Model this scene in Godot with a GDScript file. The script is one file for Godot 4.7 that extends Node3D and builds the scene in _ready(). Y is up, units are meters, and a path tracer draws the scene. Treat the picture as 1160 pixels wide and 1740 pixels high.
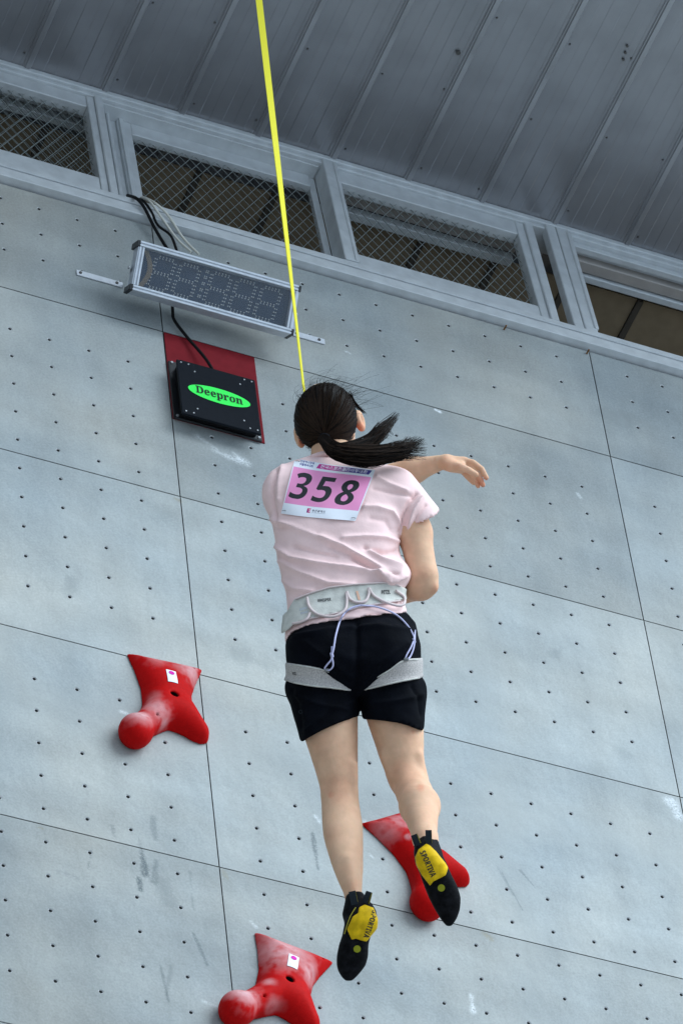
extends Node3D
# A climber lowering off the top of a speed climbing wall, seen steeply from below.

const WALL_TOP := 0.51            # height of the wall's top edge above its last full panel joint
const TOP_Y := 14.407             # the same edge in the world
const TOP_Z := 1.221
const ROOF_Y := 15.132
const RIB := 0.2653

var rng := RandomNumberGenerator.new()
var wall: Node3D                  # frame of the overhanging wall: x along it, y up it, z out of it
var M := {}
var used := {}

func _ready() -> void:
	rng.seed = 7
	# --- camera
	var cam := Camera3D.new()
	cam.name = "camera"
	cam.transform = Transform3D(Basis(Vector3(0.91079, -0.12786, 0.39258), Vector3(-0.24552, 0.59673, 0.76396), Vector3(-0.33194, -0.79219, 0.51210)), Vector3(-4.40990, 1.50459, 8.73302))
	cam.fov = 11.5706
	cam.near = 0.1
	cam.far = 900.0
	add_child(cam)
	cam.current = true
	# --- sky and exposure
	var env := Environment.new()
	env.background_mode = Environment.BG_SKY
	var sky := Sky.new()
	var sm := ProceduralSkyMaterial.new()
	sm.sky_top_color = Color(0.58, 0.76, 0.96)
	sm.sky_horizon_color = Color(0.58, 0.63, 0.66)
	sm.sky_curve = 0.35
	sm.ground_bottom_color = Color(0.36, 0.35, 0.33)
	sm.ground_horizon_color = Color(0.62, 0.66, 0.70)
	sm.sun_angle_max = 30.0
	sky.sky_material = sm
	env.sky = sky
	env.background_energy_multiplier = 0.66
	env.tonemap_mode = Environment.TONE_MAPPER_LINEAR
	env.tonemap_exposure = 3.0
	env.sdfgi_enabled = true
	env.ssao_enabled = true
	env.ssil_enabled = true
	var we := WorldEnvironment.new()
	we.name = "environment"
	we.environment = env
	add_child(we)
	# --- sun behind thin cloud, out to the front and right of the wall: a broad soft source
	var sun := DirectionalLight3D.new()
	sun.name = "sun"
	sun.light_color = Color(0.885, 0.95, 1.0)
	sun.light_energy = 0.5
	sun.light_angular_distance = 50.0
	sun.shadow_enabled = true
	sun.rotation = Vector3(deg_to_rad(-30.0), deg_to_rad(34.0), 0.0)
	add_child(sun)

	make_materials()
	print("materials")
	build_ground()
	build_wall()
	print("wall")
	build_building()
	build_roof()
	build_windows()
	print("windows")
	build_display()
	build_pad()
	build_cables()
	build_holds()
	print("holds")
	build_climber()
	build_tape()
	print("done")

# ---------------------------------------------------------------- small helpers
func st_new() -> SurfaceTool:
	var st := SurfaceTool.new()
	st.begin(Mesh.PRIMITIVE_TRIANGLES)
	return st

func mesh_of(st: SurfaceTool) -> ArrayMesh:
	st.generate_normals()
	return st.commit()

func put(called: String, mesh: Mesh, m: Material, parent: Node) -> MeshInstance3D:
	var o := MeshInstance3D.new()
	o.mesh = mesh
	o.material_override = m
	if parent == self:
		o.name = numbered(called)
	else:
		o.name = called
	parent.add_child(o, true)
	return o

func numbered(called: String) -> String:
	var n: int = used.get(called, 0)
	used[called] = n + 1
	return called if n == 0 else "%s_%03d" % [called, n]

func base(called: String, at: Vector3, b := Basis()) -> Node3D:
	var o := Node3D.new()
	o.name = numbered(called)
	o.transform = Transform3D(b, at)
	add_child(o)
	return o

func tag(o: Node, label: String, category: String, group := "") -> Node:
	o.set_meta("label", label)
	o.set_meta("category", category)
	if group != "":
		o.set_meta("group", group)
	return o

func quad(st: SurfaceTool, a: Vector3, b: Vector3, c: Vector3, d: Vector3) -> void:
	# a b c d run clockwise seen from the front
	st.set_smooth_group(-1)
	for v in [a, b, c, a, c, d]:
		st.add_vertex(v)

func box(st: SurfaceTool, lo: Vector3, hi: Vector3, t := Transform3D(), bevel := 0.0) -> void:
	# an axis-aligned box with chamfered edges, moved by t
	var c := (lo + hi) * 0.5
	var h := (hi - lo) * 0.5
	var e: float = min(bevel, min(h.x, min(h.y, h.z)) * 0.45)
	st.set_smooth_group(-1)
	var ax := [Vector3.RIGHT, Vector3.UP, Vector3.BACK]
	if e <= 0.0:
		e = 0.0
	for i in 3:
		for s in [-1.0, 1.0]:
			var n: Vector3 = ax[i] * s
			var u: Vector3 = ax[(i + 1) % 3]
			var w: Vector3 = ax[(i + 2) % 3] * s
			var hn: float = h[i]
			var hu: float = h[(i + 1) % 3] - e
			var hw: float = h[(i + 2) % 3] - e
			var q := [c + n * hn - u * hu - w * hw, c + n * hn - u * hu + w * hw, c + n * hn + u * hu + w * hw, c + n * hn + u * hu - w * hw]
			quad(st, t * q[0], t * q[1], t * q[2], t * q[3])
			if e > 0.0:
				# one chamfer strip for every edge, made once from its positive neighbour
				for s2 in [-1.0, 1.0]:
					var j := (i + 1) % 3
					var n2: Vector3 = ax[j] * s2
					var k := (i + 2) % 3
					var w2: Vector3 = ax[k] * (h[k] - e)
					var p0 := c + n * h[i] + n2 * (h[j] - e)
					var p1 := c + n * (h[i] - e) + n2 * h[j]
					if s * s2 > 0.0:
						quad(st, t * (p0 - w2), t * (p0 + w2), t * (p1 + w2), t * (p1 - w2))
					else:
						quad(st, t * (p0 + w2), t * (p0 - w2), t * (p1 - w2), t * (p1 + w2))

func box_part(called: String, lo: Vector3, hi: Vector3, m: Material, parent: Node, bevel := 0.002, t := Transform3D()) -> MeshInstance3D:
	var st := st_new()
	box(st, lo, hi, t, bevel)
	return put(called, mesh_of(st), m, parent)

func smooth_line(pts: Array, per := 6) -> Array:
	var out := []
	for i in pts.size() - 1:
		var a = pts[max(i - 1, 0)]
		var b = pts[i]
		var c = pts[i + 1]
		var d = pts[min(i + 2, pts.size() - 1)]
		for k in per:
			out.append(b.cubic_interpolate(c, a, d, float(k) / per))
	out.append(pts[-1])
	return out

func tube(st: SurfaceTool, pts: Array, r0: float, r1: float, sides := 6, caps := true) -> void:
	var n := pts.size()
	var rings := []
	var up := Vector3(0.31, 0.83, 0.46).normalized()
	for i in n:
		var d: Vector3 = (pts[min(i + 1, n - 1)] - pts[max(i - 1, 0)]).normalized()
		var x := up - d * up.dot(d)
		if x.length() < 0.05:
			x = Vector3(0.9, 0.1, -0.4) - d * Vector3(0.9, 0.1, -0.4).dot(d)
		x = x.normalized()
		up = x
		var y := d.cross(x)
		var r: float = lerp(r0, r1, float(i) / max(1, n - 1))
		var ring := []
		for k in sides:
			var a := TAU * k / sides
			ring.append(pts[i] + (x * cos(a) + y * sin(a)) * r)
		rings.append(ring)
	st.set_smooth_group(1 if sides > 4 else -1)
	for i in n - 1:
		for k in sides:
			var k2 := (k + 1) % sides
			for v in [rings[i][k], rings[i][k2], rings[i + 1][k2], rings[i][k], rings[i + 1][k2], rings[i + 1][k]]:
				st.add_vertex(v)
	if caps:
		st.set_smooth_group(-1)
		for k in sides:
			var k2 := (k + 1) % sides
			for v in [pts[0], rings[0][k2], rings[0][k]]:
				st.add_vertex(v)
			for v in [pts[-1], rings[-1][k], rings[-1][k2]]:
				st.add_vertex(v)

func tube_part(called: String, pts: Array, r: float, m: Material, parent: Node, sides := 8) -> MeshInstance3D:
	var st := st_new()
	tube(st, pts, r, r, sides)
	return put(called, mesh_of(st), m, parent)

# ---------------------------------------------------------------- textures and materials
func noise_image(w: int, h: int, freq: float, sd: int, octaves := 4, stretch := Vector2.ONE) -> PackedByteArray:
	var n := FastNoiseLite.new()
	n.seed = sd
	n.noise_type = FastNoiseLite.TYPE_SIMPLEX_SMOOTH
	n.frequency = freq
	n.fractal_octaves = octaves
	var im: Image
	if stretch == Vector2.ONE:
		im = n.get_seamless_image(w, h)
	else:
		im = n.get_seamless_image(int(w / stretch.x), int(h / stretch.y))
		im.resize(w, h, Image.INTERPOLATE_CUBIC)
	im.convert(Image.FORMAT_L8)
	return im.get_data()

func tone_tex(freq: float, sd: int, lo: float, hi: float, octaves := 4, size := 256, stretch := Vector2.ONE) -> ImageTexture:
	var d := noise_image(size, size, freq, sd, octaves, stretch)
	for i in d.size():
		d[i] = int(255.0 * lerp(lo, hi, clampf((d[i] / 255.0 - 0.2) / 0.6, 0.0, 1.0)))
	var im := Image.create_from_data(size, size, false, Image.FORMAT_L8, d)
	im.convert(Image.FORMAT_RGB8)
	im.generate_mipmaps()
	return ImageTexture.create_from_image(im)

func bump_tex(freq: float, sd: int, strength: float, octaves := 3, size := 256, stretch := Vector2.ONE) -> ImageTexture:
	var im := Image.create_from_data(size, size, false, Image.FORMAT_L8, noise_image(size, size, freq, sd, octaves, stretch))
	im.convert(Image.FORMAT_RGB8)
	im.bump_map_to_normal_map(strength)
	return ImageTexture.create_from_image(im)

func mat(c: Color, rough := 0.6, metal := 0.0) -> StandardMaterial3D:
	# c holds linear base colours
	var m := StandardMaterial3D.new()
	m.albedo_color = c.linear_to_srgb()
	m.roughness = rough
	m.metallic = metal
	if rough > 0.44 and metal < 0.05:
		m.metallic_specular = 0.16
	return m

func worn(c: Color, rough: float, metal: float, tex: Texture2D, scale: float, bump: Texture2D = null, depth := 0.3) -> StandardMaterial3D:
	var m := mat(c, rough, metal)
	m.albedo_texture = tex
	m.uv1_triplanar = true
	m.uv1_scale = Vector3.ONE * scale
	if bump:
		m.normal_enabled = true
		m.normal_texture = bump
		m.normal_scale = depth
	return m

func make_materials() -> void:
	var fine := tone_tex(0.03, 3, 0.94, 1.0, 5)
	var soft := tone_tex(0.012, 5, 0.91, 1.0, 4)
	var weave := bump_tex(0.22, 9, 2.0, 2)
	var grain := bump_tex(0.12, 11, 2.0, 4)
	M.alu = worn(Color(0.60, 0.62, 0.63), 0.42, 0.1, fine, 1.6, grain, 0.08)
	M.track = worn(Color(0.42, 0.38, 0.35), 0.5, 0.1, fine, 1.3)
	M.wire = worn(Color(0.24, 0.265, 0.255), 0.55, 0.2, fine, 6.0)
	M.roof = worn(Color(0.31, 0.31, 0.325), 0.26, 0.45, fine, 0.6, bump_tex(0.012, 12, 6.0, 2), 0.05)
	M.rib = worn(Color(0.36, 0.36, 0.375), 0.30, 0.45, soft, 0.9)
	M.pin = mat(Color(0.2, 0.2, 0.2), 0.4, 0.6)
	M.screw = mat(Color(0.10, 0.095, 0.09), 0.5, 0.6)
	M.inside = worn(Color(0.30, 0.25, 0.19), 0.8, 0.0, soft, 1.0)
	M.loft_sheet_dim = worn(Color(0.30, 0.23, 0.15), 0.7, 0.0, fine, 2.0)  # roof sheets in the loft, warm dim light put into the colour
	M.loft_rib_dim = worn(Color(0.10, 0.085, 0.07), 0.7, 0.0, fine, 2.0)  # ribs of those sheets, loft dimness put into the colour
	M.concrete = worn(Color(0.33, 0.32, 0.30), 0.9, 0.0, soft, 0.3)
	M.paving = worn(Color(0.52, 0.50, 0.47), 0.9, 0.0, soft, 0.15)
	M.insert = mat(Color(0.55, 0.56, 0.56), 0.5, 0.2)
	M.bore = mat(Color(0.09, 0.09, 0.09), 0.6)  # shade inside the holes is put into this colour
	M.joint = mat(Color(0.17, 0.18, 0.17), 0.9)
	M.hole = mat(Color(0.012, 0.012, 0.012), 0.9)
	M.black = worn(Color(0.012, 0.013, 0.015), 0.42, 0.0, fine, 4.0, grain, 0.1)
	M.black_gloss = worn(Color(0.008, 0.010, 0.014), 0.46, 0.0, fine, 4.0)
	M.rubber = mat(Color(0.012, 0.012, 0.013), 0.55)
	M.cable_white = mat(Color(0.62, 0.60, 0.54), 0.5)
	M.bolt = mat(Color(0.40, 0.41, 0.42), 0.4, 0.6)
	M.red_plate = worn(Color(0.20, 0.016, 0.022), 0.55, 0.0, fine, 3.0)
	M.white_steel = worn(Color(0.66, 0.68, 0.72), 0.4, 0.1, fine, 5.0)
	M.green = mat(Color(0.06, 0.86, 0.12), 0.5)
	M.rust = mat(Color(0.19, 0.09, 0.03), 0.8)
	# extruded aluminium of the display
	M.alu_light = worn(Color(0.62, 0.65, 0.70), 0.35, 0.4, fine, 4.0)
	M.board = mat(Color(0.008, 0.020, 0.042), 0.5)
	M.led = mat(Color(0.34, 0.34, 0.33), 0.5)
	M.led_brown = mat(Color(0.06, 0.035, 0.012), 0.4)
	var g := mat(Color(0.75, 0.82, 0.9), 0.03)
	g.transparency = BaseMaterial3D.TRANSPARENCY_ALPHA
	g.albedo_color.a = 0.012
	g.metallic_specular = 0.4
	M.pane = g
	# climbing holds: chalk is in the vertex colours
	M.hold = worn(Color(1, 1, 1), 0.62, 0.0, fine, 7.0, grain, 0.35)
	M.hold.vertex_color_use_as_albedo = true
	M.sticker = mat(Color(0.78, 0.78, 0.80), 0.5)
	M.magenta = mat(Color(0.60, 0.03, 0.36), 0.5)
	# tape
	M.tape = worn(Color(0.74, 0.66, 0.05), 0.6, 0.0, tone_tex(0.2, 21, 0.86, 1.0, 2), 14.0, weave, 0.3)
	# the climber
	M.skin = worn(Color(1, 1, 1), 0.55, 0.0, tone_tex(0.03, 15, 0.945, 1.0, 6), 4.0, grain, 0.12)
	M.skin.vertex_color_use_as_albedo = true
	M.skin.subsurf_scatter_enabled = true
	M.skin.subsurf_scatter_strength = 0.12
	M.hair = worn(Color(0.0085, 0.0055, 0.0042), 0.5, 0.0, fine, 9.0)
	M.hair_brown = worn(Color(0.030, 0.018, 0.012), 0.45, 0.0, fine, 9.0)
	M.hair_tie = mat(Color(0.01, 0.012, 0.016), 0.8)
	M.shirt = worn(Color(0.94, 0.665, 0.635), 0.85, 0.0, tone_tex(0.02, 17, 0.94, 1.0, 4), 2.5, weave, 0.12)
	M.shorts = worn(Color(0.0030, 0.0037, 0.0064), 0.85, 0.0, tone_tex(0.02, 18, 0.75, 1.0, 4), 2.5, weave, 0.2)
	M.webbing = worn(Color(0.66, 0.64, 0.58), 0.9, 0.0, tone_tex(0.03, 19, 0.86, 1.0, 5), 4.0, weave, 0.3)
	M.padding = worn(Color(0.60, 0.55, 0.52), 0.95, 0.0, tone_tex(0.12, 20, 0.75, 1.0, 3), 7.0, weave, 1.0)
	M.loop = mat(Color(0.64, 0.52, 0.50), 0.7)
	M.cord = mat(Color(0.50, 0.48, 0.66), 0.7)
	M.print_dark = mat(Color(0.03, 0.03, 0.035), 0.7)
	M.peach = mat(Color(0.70, 0.42, 0.30), 0.9)
	M.shoe = worn(Color(0.009, 0.009, 0.011), 0.6, 0.0, tone_tex(0.03, 23, 0.55, 1.0, 5), 5.0, grain, 0.5)
	M.heel = worn(Color(0.80, 0.50, 0.012), 0.45, 0.0, tone_tex(0.02, 24, 0.80, 1.0, 5), 6.0, grain, 0.15)
	M.dot = mat(Color(0.26, 0.26, 0.02), 0.5)
	M.tab = mat(Color(0.02, 0.025, 0.03), 0.8)
	M.tab_yellow = mat(Color(0.40, 0.34, 0.05), 0.8)

# ---------------------------------------------------------------- the setting
func build_ground() -> void:
	var st := st_new()
	var n := 8
	for i in n:
		for j in n:
			var a := Vector3(-400 + 800.0 * i / n, 0, -400 + 800.0 * j / n)
			var d := 800.0 / n
			quad(st, a, a + Vector3(d, 0, 0), a + Vector3(d, 0, d), a + Vector3(0, 0, d))
	var o := put("ground", mesh_of(st), M.paving, self)
	o.set_meta("kind", "structure")

func wall_uv(p: Vector3) -> Vector2:
	return Vector2((p.x + 0.75) / 3.0, (0.55 - p.y) / 4.2)

func vert(st: SurfaceTool, p: Vector3, n: Vector3) -> void:
	st.set_normal(n)
	st.set_uv(wall_uv(p))
	st.add_vertex(p)

func flat(st: SurfaceTool, a: Vector3, b: Vector3, c: Vector3, d: Vector3, n: Vector3) -> void:
	for v in [a, b, c, a, c, d]:
		vert(st, v, n)

func panel_meshes(u0: float, u1: float, v0: float, v1: float, rows: Array, holes: bool) -> Array:
	# one sheet of the wall between u0 u1 and v0 (low) v1 (high), its holes drilled through the face
	var st := st_new()
	var si := st_new()
	var sb := st_new()
	var g := 0.0016
	u0 += g; u1 -= g; v0 += g * 1.1; v1 -= g * 1.1
	var th := 0.018
	var N := Vector3.BACK
	# rim
	flat(st, Vector3(u0, v0, 0), Vector3(u0, v0, -th), Vector3(u1, v0, -th), Vector3(u1, v0, 0), Vector3.DOWN)
	flat(st, Vector3(u0, v1, -th), Vector3(u0, v1, 0), Vector3(u1, v1, 0), Vector3(u1, v1, -th), Vector3.UP)
	flat(st, Vector3(u0, v0, -th), Vector3(u0, v0, 0), Vector3(u0, v1, 0), Vector3(u0, v1, -th), Vector3.LEFT)
	flat(st, Vector3(u1, v0, 0), Vector3(u1, v0, -th), Vector3(u1, v1, -th), Vector3(u1, v1, 0), Vector3.RIGHT)
	if not holes or rows.is_empty():
		flat(st, Vector3(u0, v1, 0), Vector3(u1, v1, 0), Vector3(u1, v0, 0), Vector3(u0, v0, 0), N)
		return [st.commit(), null]
	var cw := 0.0625
	var first := u0 - g + 0.125
	# margins beside, above and below the drilled field
	var top: float = rows[0] + cw
	var low: float = rows[-1] - cw
	if v1 - top > 0.002:
		flat(st, Vector3(u0, v1, 0), Vector3(u1, v1, 0), Vector3(u1, top, 0), Vector3(u0, top, 0), N)
	else:
		top = v1
	if low - v0 > 0.002:
		flat(st, Vector3(u0, low, 0), Vector3(u1, low, 0), Vector3(u1, v0, 0), Vector3(u0, v0, 0), N)
	else:
		low = v0
	var ul := first - cw
	var ur := first + 10 * 0.125 + cw
	flat(st, Vector3(u0, top, 0), Vector3(ul, top, 0), Vector3(ul, low, 0), Vector3(u0, low, 0), N)
	flat(st, Vector3(ur, top, 0), Vector3(u1, top, 0), Vector3(u1, low, 0), Vector3(ur, low, 0), N)
	for r in rows.size():
		var cv: float = rows[r]
		for k in 11:
			var cu := first + 0.125 * k
			var yt: float = min(cv + cw, top)
			var yb: float = max(cv - cw, low)
			var sq := []
			var oc := []
			var inn := []
			for i in 8:
				var a := TAU * i / 8.0 + PI / 4
				var dx := 0.0 if i % 4 == 1 else signf(cos(a))
				var dy := 0.0 if i % 4 == 3 else signf(sin(a))
				dx = signf(snappedf(cos(a), 0.001))
				dy = signf(snappedf(sin(a), 0.001))
				sq.append(Vector3(cu + dx * cw, (yt if dy > 0 else (yb if dy < 0 else cv)), 0))
				oc.append(Vector3(cu + cos(a) * 0.0080, cv + sin(a) * 0.0080, 0))
				inn.append(Vector3(cu + cos(a) * 0.0051, cv + sin(a) * 0.0051, -0.0022))
			for i in 8:
				var j := (i + 1) % 8
				flat(st, sq[j], sq[i], oc[i], oc[j], N)
				# countersunk metal insert and its bore
				var nn: Vector3 = (Vector3(cu, cv, 0.006) - oc[i]).normalized()
				flat(si, oc[j], oc[i], inn[i], inn[j], nn)
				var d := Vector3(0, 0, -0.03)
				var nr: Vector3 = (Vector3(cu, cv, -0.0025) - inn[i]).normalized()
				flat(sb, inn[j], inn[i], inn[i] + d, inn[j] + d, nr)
	return [st.commit(), si.commit(), sb.commit()]

func wall_texture() -> ImageTexture:
	var w := 1000
	var h := 1400
	var big := noise_image(w, h, 0.0035, 31, 4)
	var mid := noise_image(w, h, 0.014, 32, 4)
	var tall := noise_image(w, h, 0.02, 33, 4, Vector2(1, 5))
	var fine := noise_image(w, h, 0.35, 34, 2)
	var wide := noise_image(w, h, 0.012, 35, 4, Vector2(4, 1))
	# sheets differ a little in age and tone: rows from the top strip down, columns left, middle, right
	var tones := [[0.93, 0.96, 0.93], [0.975, 0.935, 0.985], [1.0, 1.01, 0.99], [0.975, 0.99, 0.98], [0.935, 0.93, 0.95], [0.94, 0.93, 0.95]]
	var r0 := RandomNumberGenerator.new()
	r0.seed = 5
	var d := PackedByteArray()
	d.resize(w * h * 3)
	var o := 0
	for i in w * h:
		var pv: float = 0.55 - (i / w) * 4.2 / h
		var pu: float = (i % w) * 3.0 / w - 0.75
		var tn: float = tones[clampi(int(floor(-pv / 0.75)) + 1, 0, 5)][clampi(int(floor(pu / 1.5)) + 1, 0, 2)]
		var t: float = 0.94 * tn + (wide[i] - 128) * 0.00035 + (big[i] - 128) * 0.0003 + (mid[i] - 128) * 0.00022 + (tall[i] - 128) * 0.00025 + (fine[i] - 128) * 0.00042
		# thin grey rub marks where the coarse pattern peaks
		if mid[i] > 165 and tall[i] > 140:
			t -= 0.018
		var warm: float = (big[i] - 128) * 0.03
		d[o] = clampi(int(173.0 * t + warm), 0, 255)
		d[o + 1] = clampi(int(176.3 * t), 0, 255)
		d[o + 2] = clampi(int(174.0 * t - warm), 0, 255)
		o += 3
	# marks: [from, to, half width m, strength, colour], all where the photograph shows them
	var chalk := Color(0.93, 0.94, 0.95)
	var scuff_and_patch := Color(0.33, 0.36, 0.37)
	var rust := Color(0.52, 0.47, 0.36)
	var marks := [
		[Vector2(0.0810, -0.4530), Vector2(0.1350, -0.4850), 0.016, 0.55, chalk], [Vector2(0.1230, -0.4980), Vector2(0.2270, -0.5130), 0.018, 0.55, chalk], [Vector2(0.1860, -0.4810), Vector2(0.2130, -0.5030), 0.012, 0.6, chalk],
		[Vector2(0.6150, 0.1580), Vector2(0.6300, 0.1530), 0.006, 0.6, chalk], [Vector2(0.8980, -0.0080), Vector2(0.9140, -0.0130), 0.005, 0.9, chalk], [Vector2(1.4690, -1.5290), Vector2(1.4840, -1.5790), 0.02, 0.55, chalk],
		[Vector2(0.7090, -2.5070), Vector2(0.7090, -2.5630), 0.012, 0.8, chalk], [Vector2(1.3530, -0.2280), Vector2(1.3610, -0.2440), 0.006, 0.5, chalk], [Vector2(-0.2490, -1.7310), Vector2(-0.2320, -1.7340), 0.010, 0.6, chalk],
		[Vector2(-0.0880, -2.7610), Vector2(-0.0550, -2.7680), 0.010, 0.5, chalk], [Vector2(0.0740, -2.4270), Vector2(0.0880, -2.4420), 0.007, 0.4, chalk], [Vector2(0.4600, -1.9360), Vector2(0.4730, -1.9500), 0.012, 0.4, chalk],
		[Vector2(0.3060, -1.9560), Vector2(0.3150, -1.9730), 0.008, 0.5, chalk], [Vector2(0.4580, -2.0550), Vector2(0.4670, -2.0650), 0.007, 0.5, chalk],
		[Vector2(-0.2300, -2.2160), Vector2(-0.2200, -2.3420), 0.0085, 0.75, scuff_and_patch], [Vector2(-0.2420, -2.3680), Vector2(-0.2400, -2.4060), 0.006, 0.7, scuff_and_patch], [Vector2(-0.1860, -2.1200), Vector2(-0.1830, -2.2010), 0.008, 0.35, scuff_and_patch],
		[Vector2(-0.3050, -2.1950), Vector2(-0.3020, -2.2320), 0.008, 0.35, scuff_and_patch], [Vector2(-0.3700, -2.2930), Vector2(-0.3860, -2.3720), 0.006, 0.5, scuff_and_patch], [Vector2(-0.1860, -2.2830), Vector2(-0.1970, -2.3650), 0.008, 0.4, scuff_and_patch],
		[Vector2(-0.1660, -2.3600), Vector2(-0.1640, -2.4240), 0.02, 0.25, scuff_and_patch], [Vector2(-0.0980, -2.5220), Vector2(-0.0670, -2.6250), 0.004, 0.5, scuff_and_patch], [Vector2(-0.2020, -2.6690), Vector2(-0.1880, -2.7900), 0.0035, 0.4, scuff_and_patch],
		[Vector2(-0.1710, -2.6600), Vector2(-0.1930, -2.7710), 0.004, 0.25, scuff_and_patch], [Vector2(-0.0900, -2.2930), Vector2(-0.0910, -2.4340), 0.004, 0.25, scuff_and_patch], [Vector2(0.2920, -2.0280), Vector2(0.2950, -2.1680), 0.0055, 0.55, scuff_and_patch],
		[Vector2(0.9260, -1.9720), Vector2(0.9650, -2.0280), 0.004, 0.45, scuff_and_patch], [Vector2(0.8650, -1.9960), Vector2(0.9120, -2.1280), 0.003, 0.35, scuff_and_patch], [Vector2(0.8530, -1.9770), Vector2(0.8900, -2.0790), 0.004, 0.25, scuff_and_patch],
		[Vector2(-0.4700, -2.4110), Vector2(-0.4200, -2.4170), 0.014, 0.22, scuff_and_patch], [Vector2(-0.5680, -2.2640), Vector2(-0.5490, -2.2840), 0.012, 0.2, scuff_and_patch], [Vector2(-0.3700, -1.2530), Vector2(-0.3840, -1.3070), 0.02, 0.2, scuff_and_patch],
		[Vector2(1.1470, -0.1190), Vector2(1.2410, -0.1660), 0.05, 0.12, scuff_and_patch], [Vector2(1.3250, -1.3530), Vector2(1.3390, -1.3850), 0.03, 0.16, scuff_and_patch], [Vector2(1.1640, -1.0100), Vector2(1.1980, -0.9730), 0.015, 0.18, scuff_and_patch], [Vector2(0.6330, -0.6610), Vector2(0.8580, -0.7090), 0.05, 0.14, scuff_and_patch], [Vector2(0.1550, -1.3840), Vector2(0.2440, -1.4020), 0.04, 0.16, scuff_and_patch], [Vector2(-0.1170, -0.8100), Vector2(-0.0550, -0.8380), 0.04, 0.14, scuff_and_patch],  # includes one soft darker patch left of the hip
		[Vector2(-0.0200, -0.7630), Vector2(-0.0020, -0.7670), 0.010, 0.45, rust], [Vector2(-0.5250, -2.2630), Vector2(-0.5080, -2.2640), 0.006, 0.45, rust], [Vector2(0.0080, -2.2580), Vector2(0.0160, -2.2810), 0.010, 0.3, rust], [Vector2(0.7840, -2.2580), Vector2(0.7970, -2.2720), 0.010, 0.35, rust],
		[Vector2(1.4980, 0.2120), Vector2(1.5790, 0.2010), 0.05, 0.10, scuff_and_patch], [Vector2(-0.5420, -1.1680), Vector2(-0.4740, -1.2170), 0.06, 0.10, scuff_and_patch]]
	for m in marks:
		var a: Vector2 = Vector2((m[0].x + 0.75) / 3.0 * w, (0.55 - m[0].y) / 4.2 * h)
		var b: Vector2 = Vector2((m[1].x + 0.75) / 3.0 * w, (0.55 - m[1].y) / 4.2 * h)
		var rad: float = m[2] * w / 3.0
		var col: Color = m[4]
		for y in range(int(min(a.y, b.y) - rad * 2 - 2), int(max(a.y, b.y) + rad * 2 + 3)):
			for x in range(int(min(a.x, b.x) - rad * 2 - 2), int(max(a.x, b.x) + rad * 2 + 3)):
				if x < 0 or y < 0 or x >= w or y >= h:
					continue
				var i := y * w + x
				var q := Geometry2D.get_closest_point_to_segment(Vector2(x, y), a, b)
				var e: float = q.distance_to(Vector2(x, y)) / rad + (mid[i] - 128) * 0.009 + (fine[i] - 128) * 0.008
				var k: float = m[3] * smoothstep(1.25, 0.35, e) * clampf(0.55 + (fine[i] - 110) * 0.012, 0.0, 1.0)
				if k > 0.0:
					d[i * 3] = int(lerpf(d[i * 3], col.r * 255, k))
					d[i * 3 + 1] = int(lerpf(d[i * 3 + 1], col.g * 255, k))
					d[i * 3 + 2] = int(lerpf(d[i * 3 + 2], col.b * 255, k))
	var im := Image.create_from_data(w, h, false, Image.FORMAT_RGB8, d)
	return ImageTexture.create_from_image(im)

func build_wall() -> void:
	wall = base("climbing_wall", Vector3(0.00000, 13.89863, 1.17660), Basis(Vector3.RIGHT, deg_to_rad(5.0)))
	tag(wall, "tall overhanging grey climbing wall of drilled panels", "climbing wall")
	var m := StandardMaterial3D.new()
	m.albedo_texture = wall_texture()
	m.roughness = 0.82
	m.metallic_specular = 0.2
	m.normal_enabled = true
	m.normal_texture = bump_tex(0.16, 41, 3.0, 4, 512)
	m.normal_scale = 0.09
	M.wall = m
	# sheets are 1.5 m wide and 0.75 m tall; holes every 125 mm
	for c in range(-4, 6):
		for r in range(-1, 18):
			var u0 := c * 1.5
			var v1 := -0.75 * r
			var v0 := v1 - 0.75
			var rows := []
			var d0 := 0.1875 if r % 2 == 0 else 0.0625
			for k in 5:
				rows.append(v1 - d0 - 0.125 * k)
			if r == -1:
				v1 = WALL_TOP
				rows = [0.4375, 0.3125, 0.1875]
			var near := c >= -1 and c <= 1 and r <= 4
			var ms := panel_meshes(u0, u0 + 1.5, v0, v1, rows, near)
			var o := put("panel", ms[0], m, wall)
			if ms[1]:
				var h := put("threaded_inserts", ms[1], M.insert, o)
				h.set_meta("kind", "stuff")
				h = put("darkened_bores", ms[2], M.bore, o)
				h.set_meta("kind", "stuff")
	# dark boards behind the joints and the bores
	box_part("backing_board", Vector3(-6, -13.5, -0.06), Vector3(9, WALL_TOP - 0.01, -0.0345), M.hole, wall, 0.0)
	# grey filler lies shallow in the level joints
	for r in range(0, 18):
		box_part("joint_filler", Vector3(-6, -0.75 * r - 0.0016, -0.012), Vector3(9, -0.75 * r + 0.0016, -0.0022), M.joint, wall, 0.0)
	# a few rusty screws stick out of the top edge
	for q in [Vector2(1.1990, 0.5090), Vector2(1.4890, 0.5060)]:
		tube_part("rusty_screw", [Vector3(q.x, q.y - 0.012, -0.01), Vector3(q.x, q.y - 0.012, 0.018)], 0.003, M.rust, wall, 6)

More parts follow.
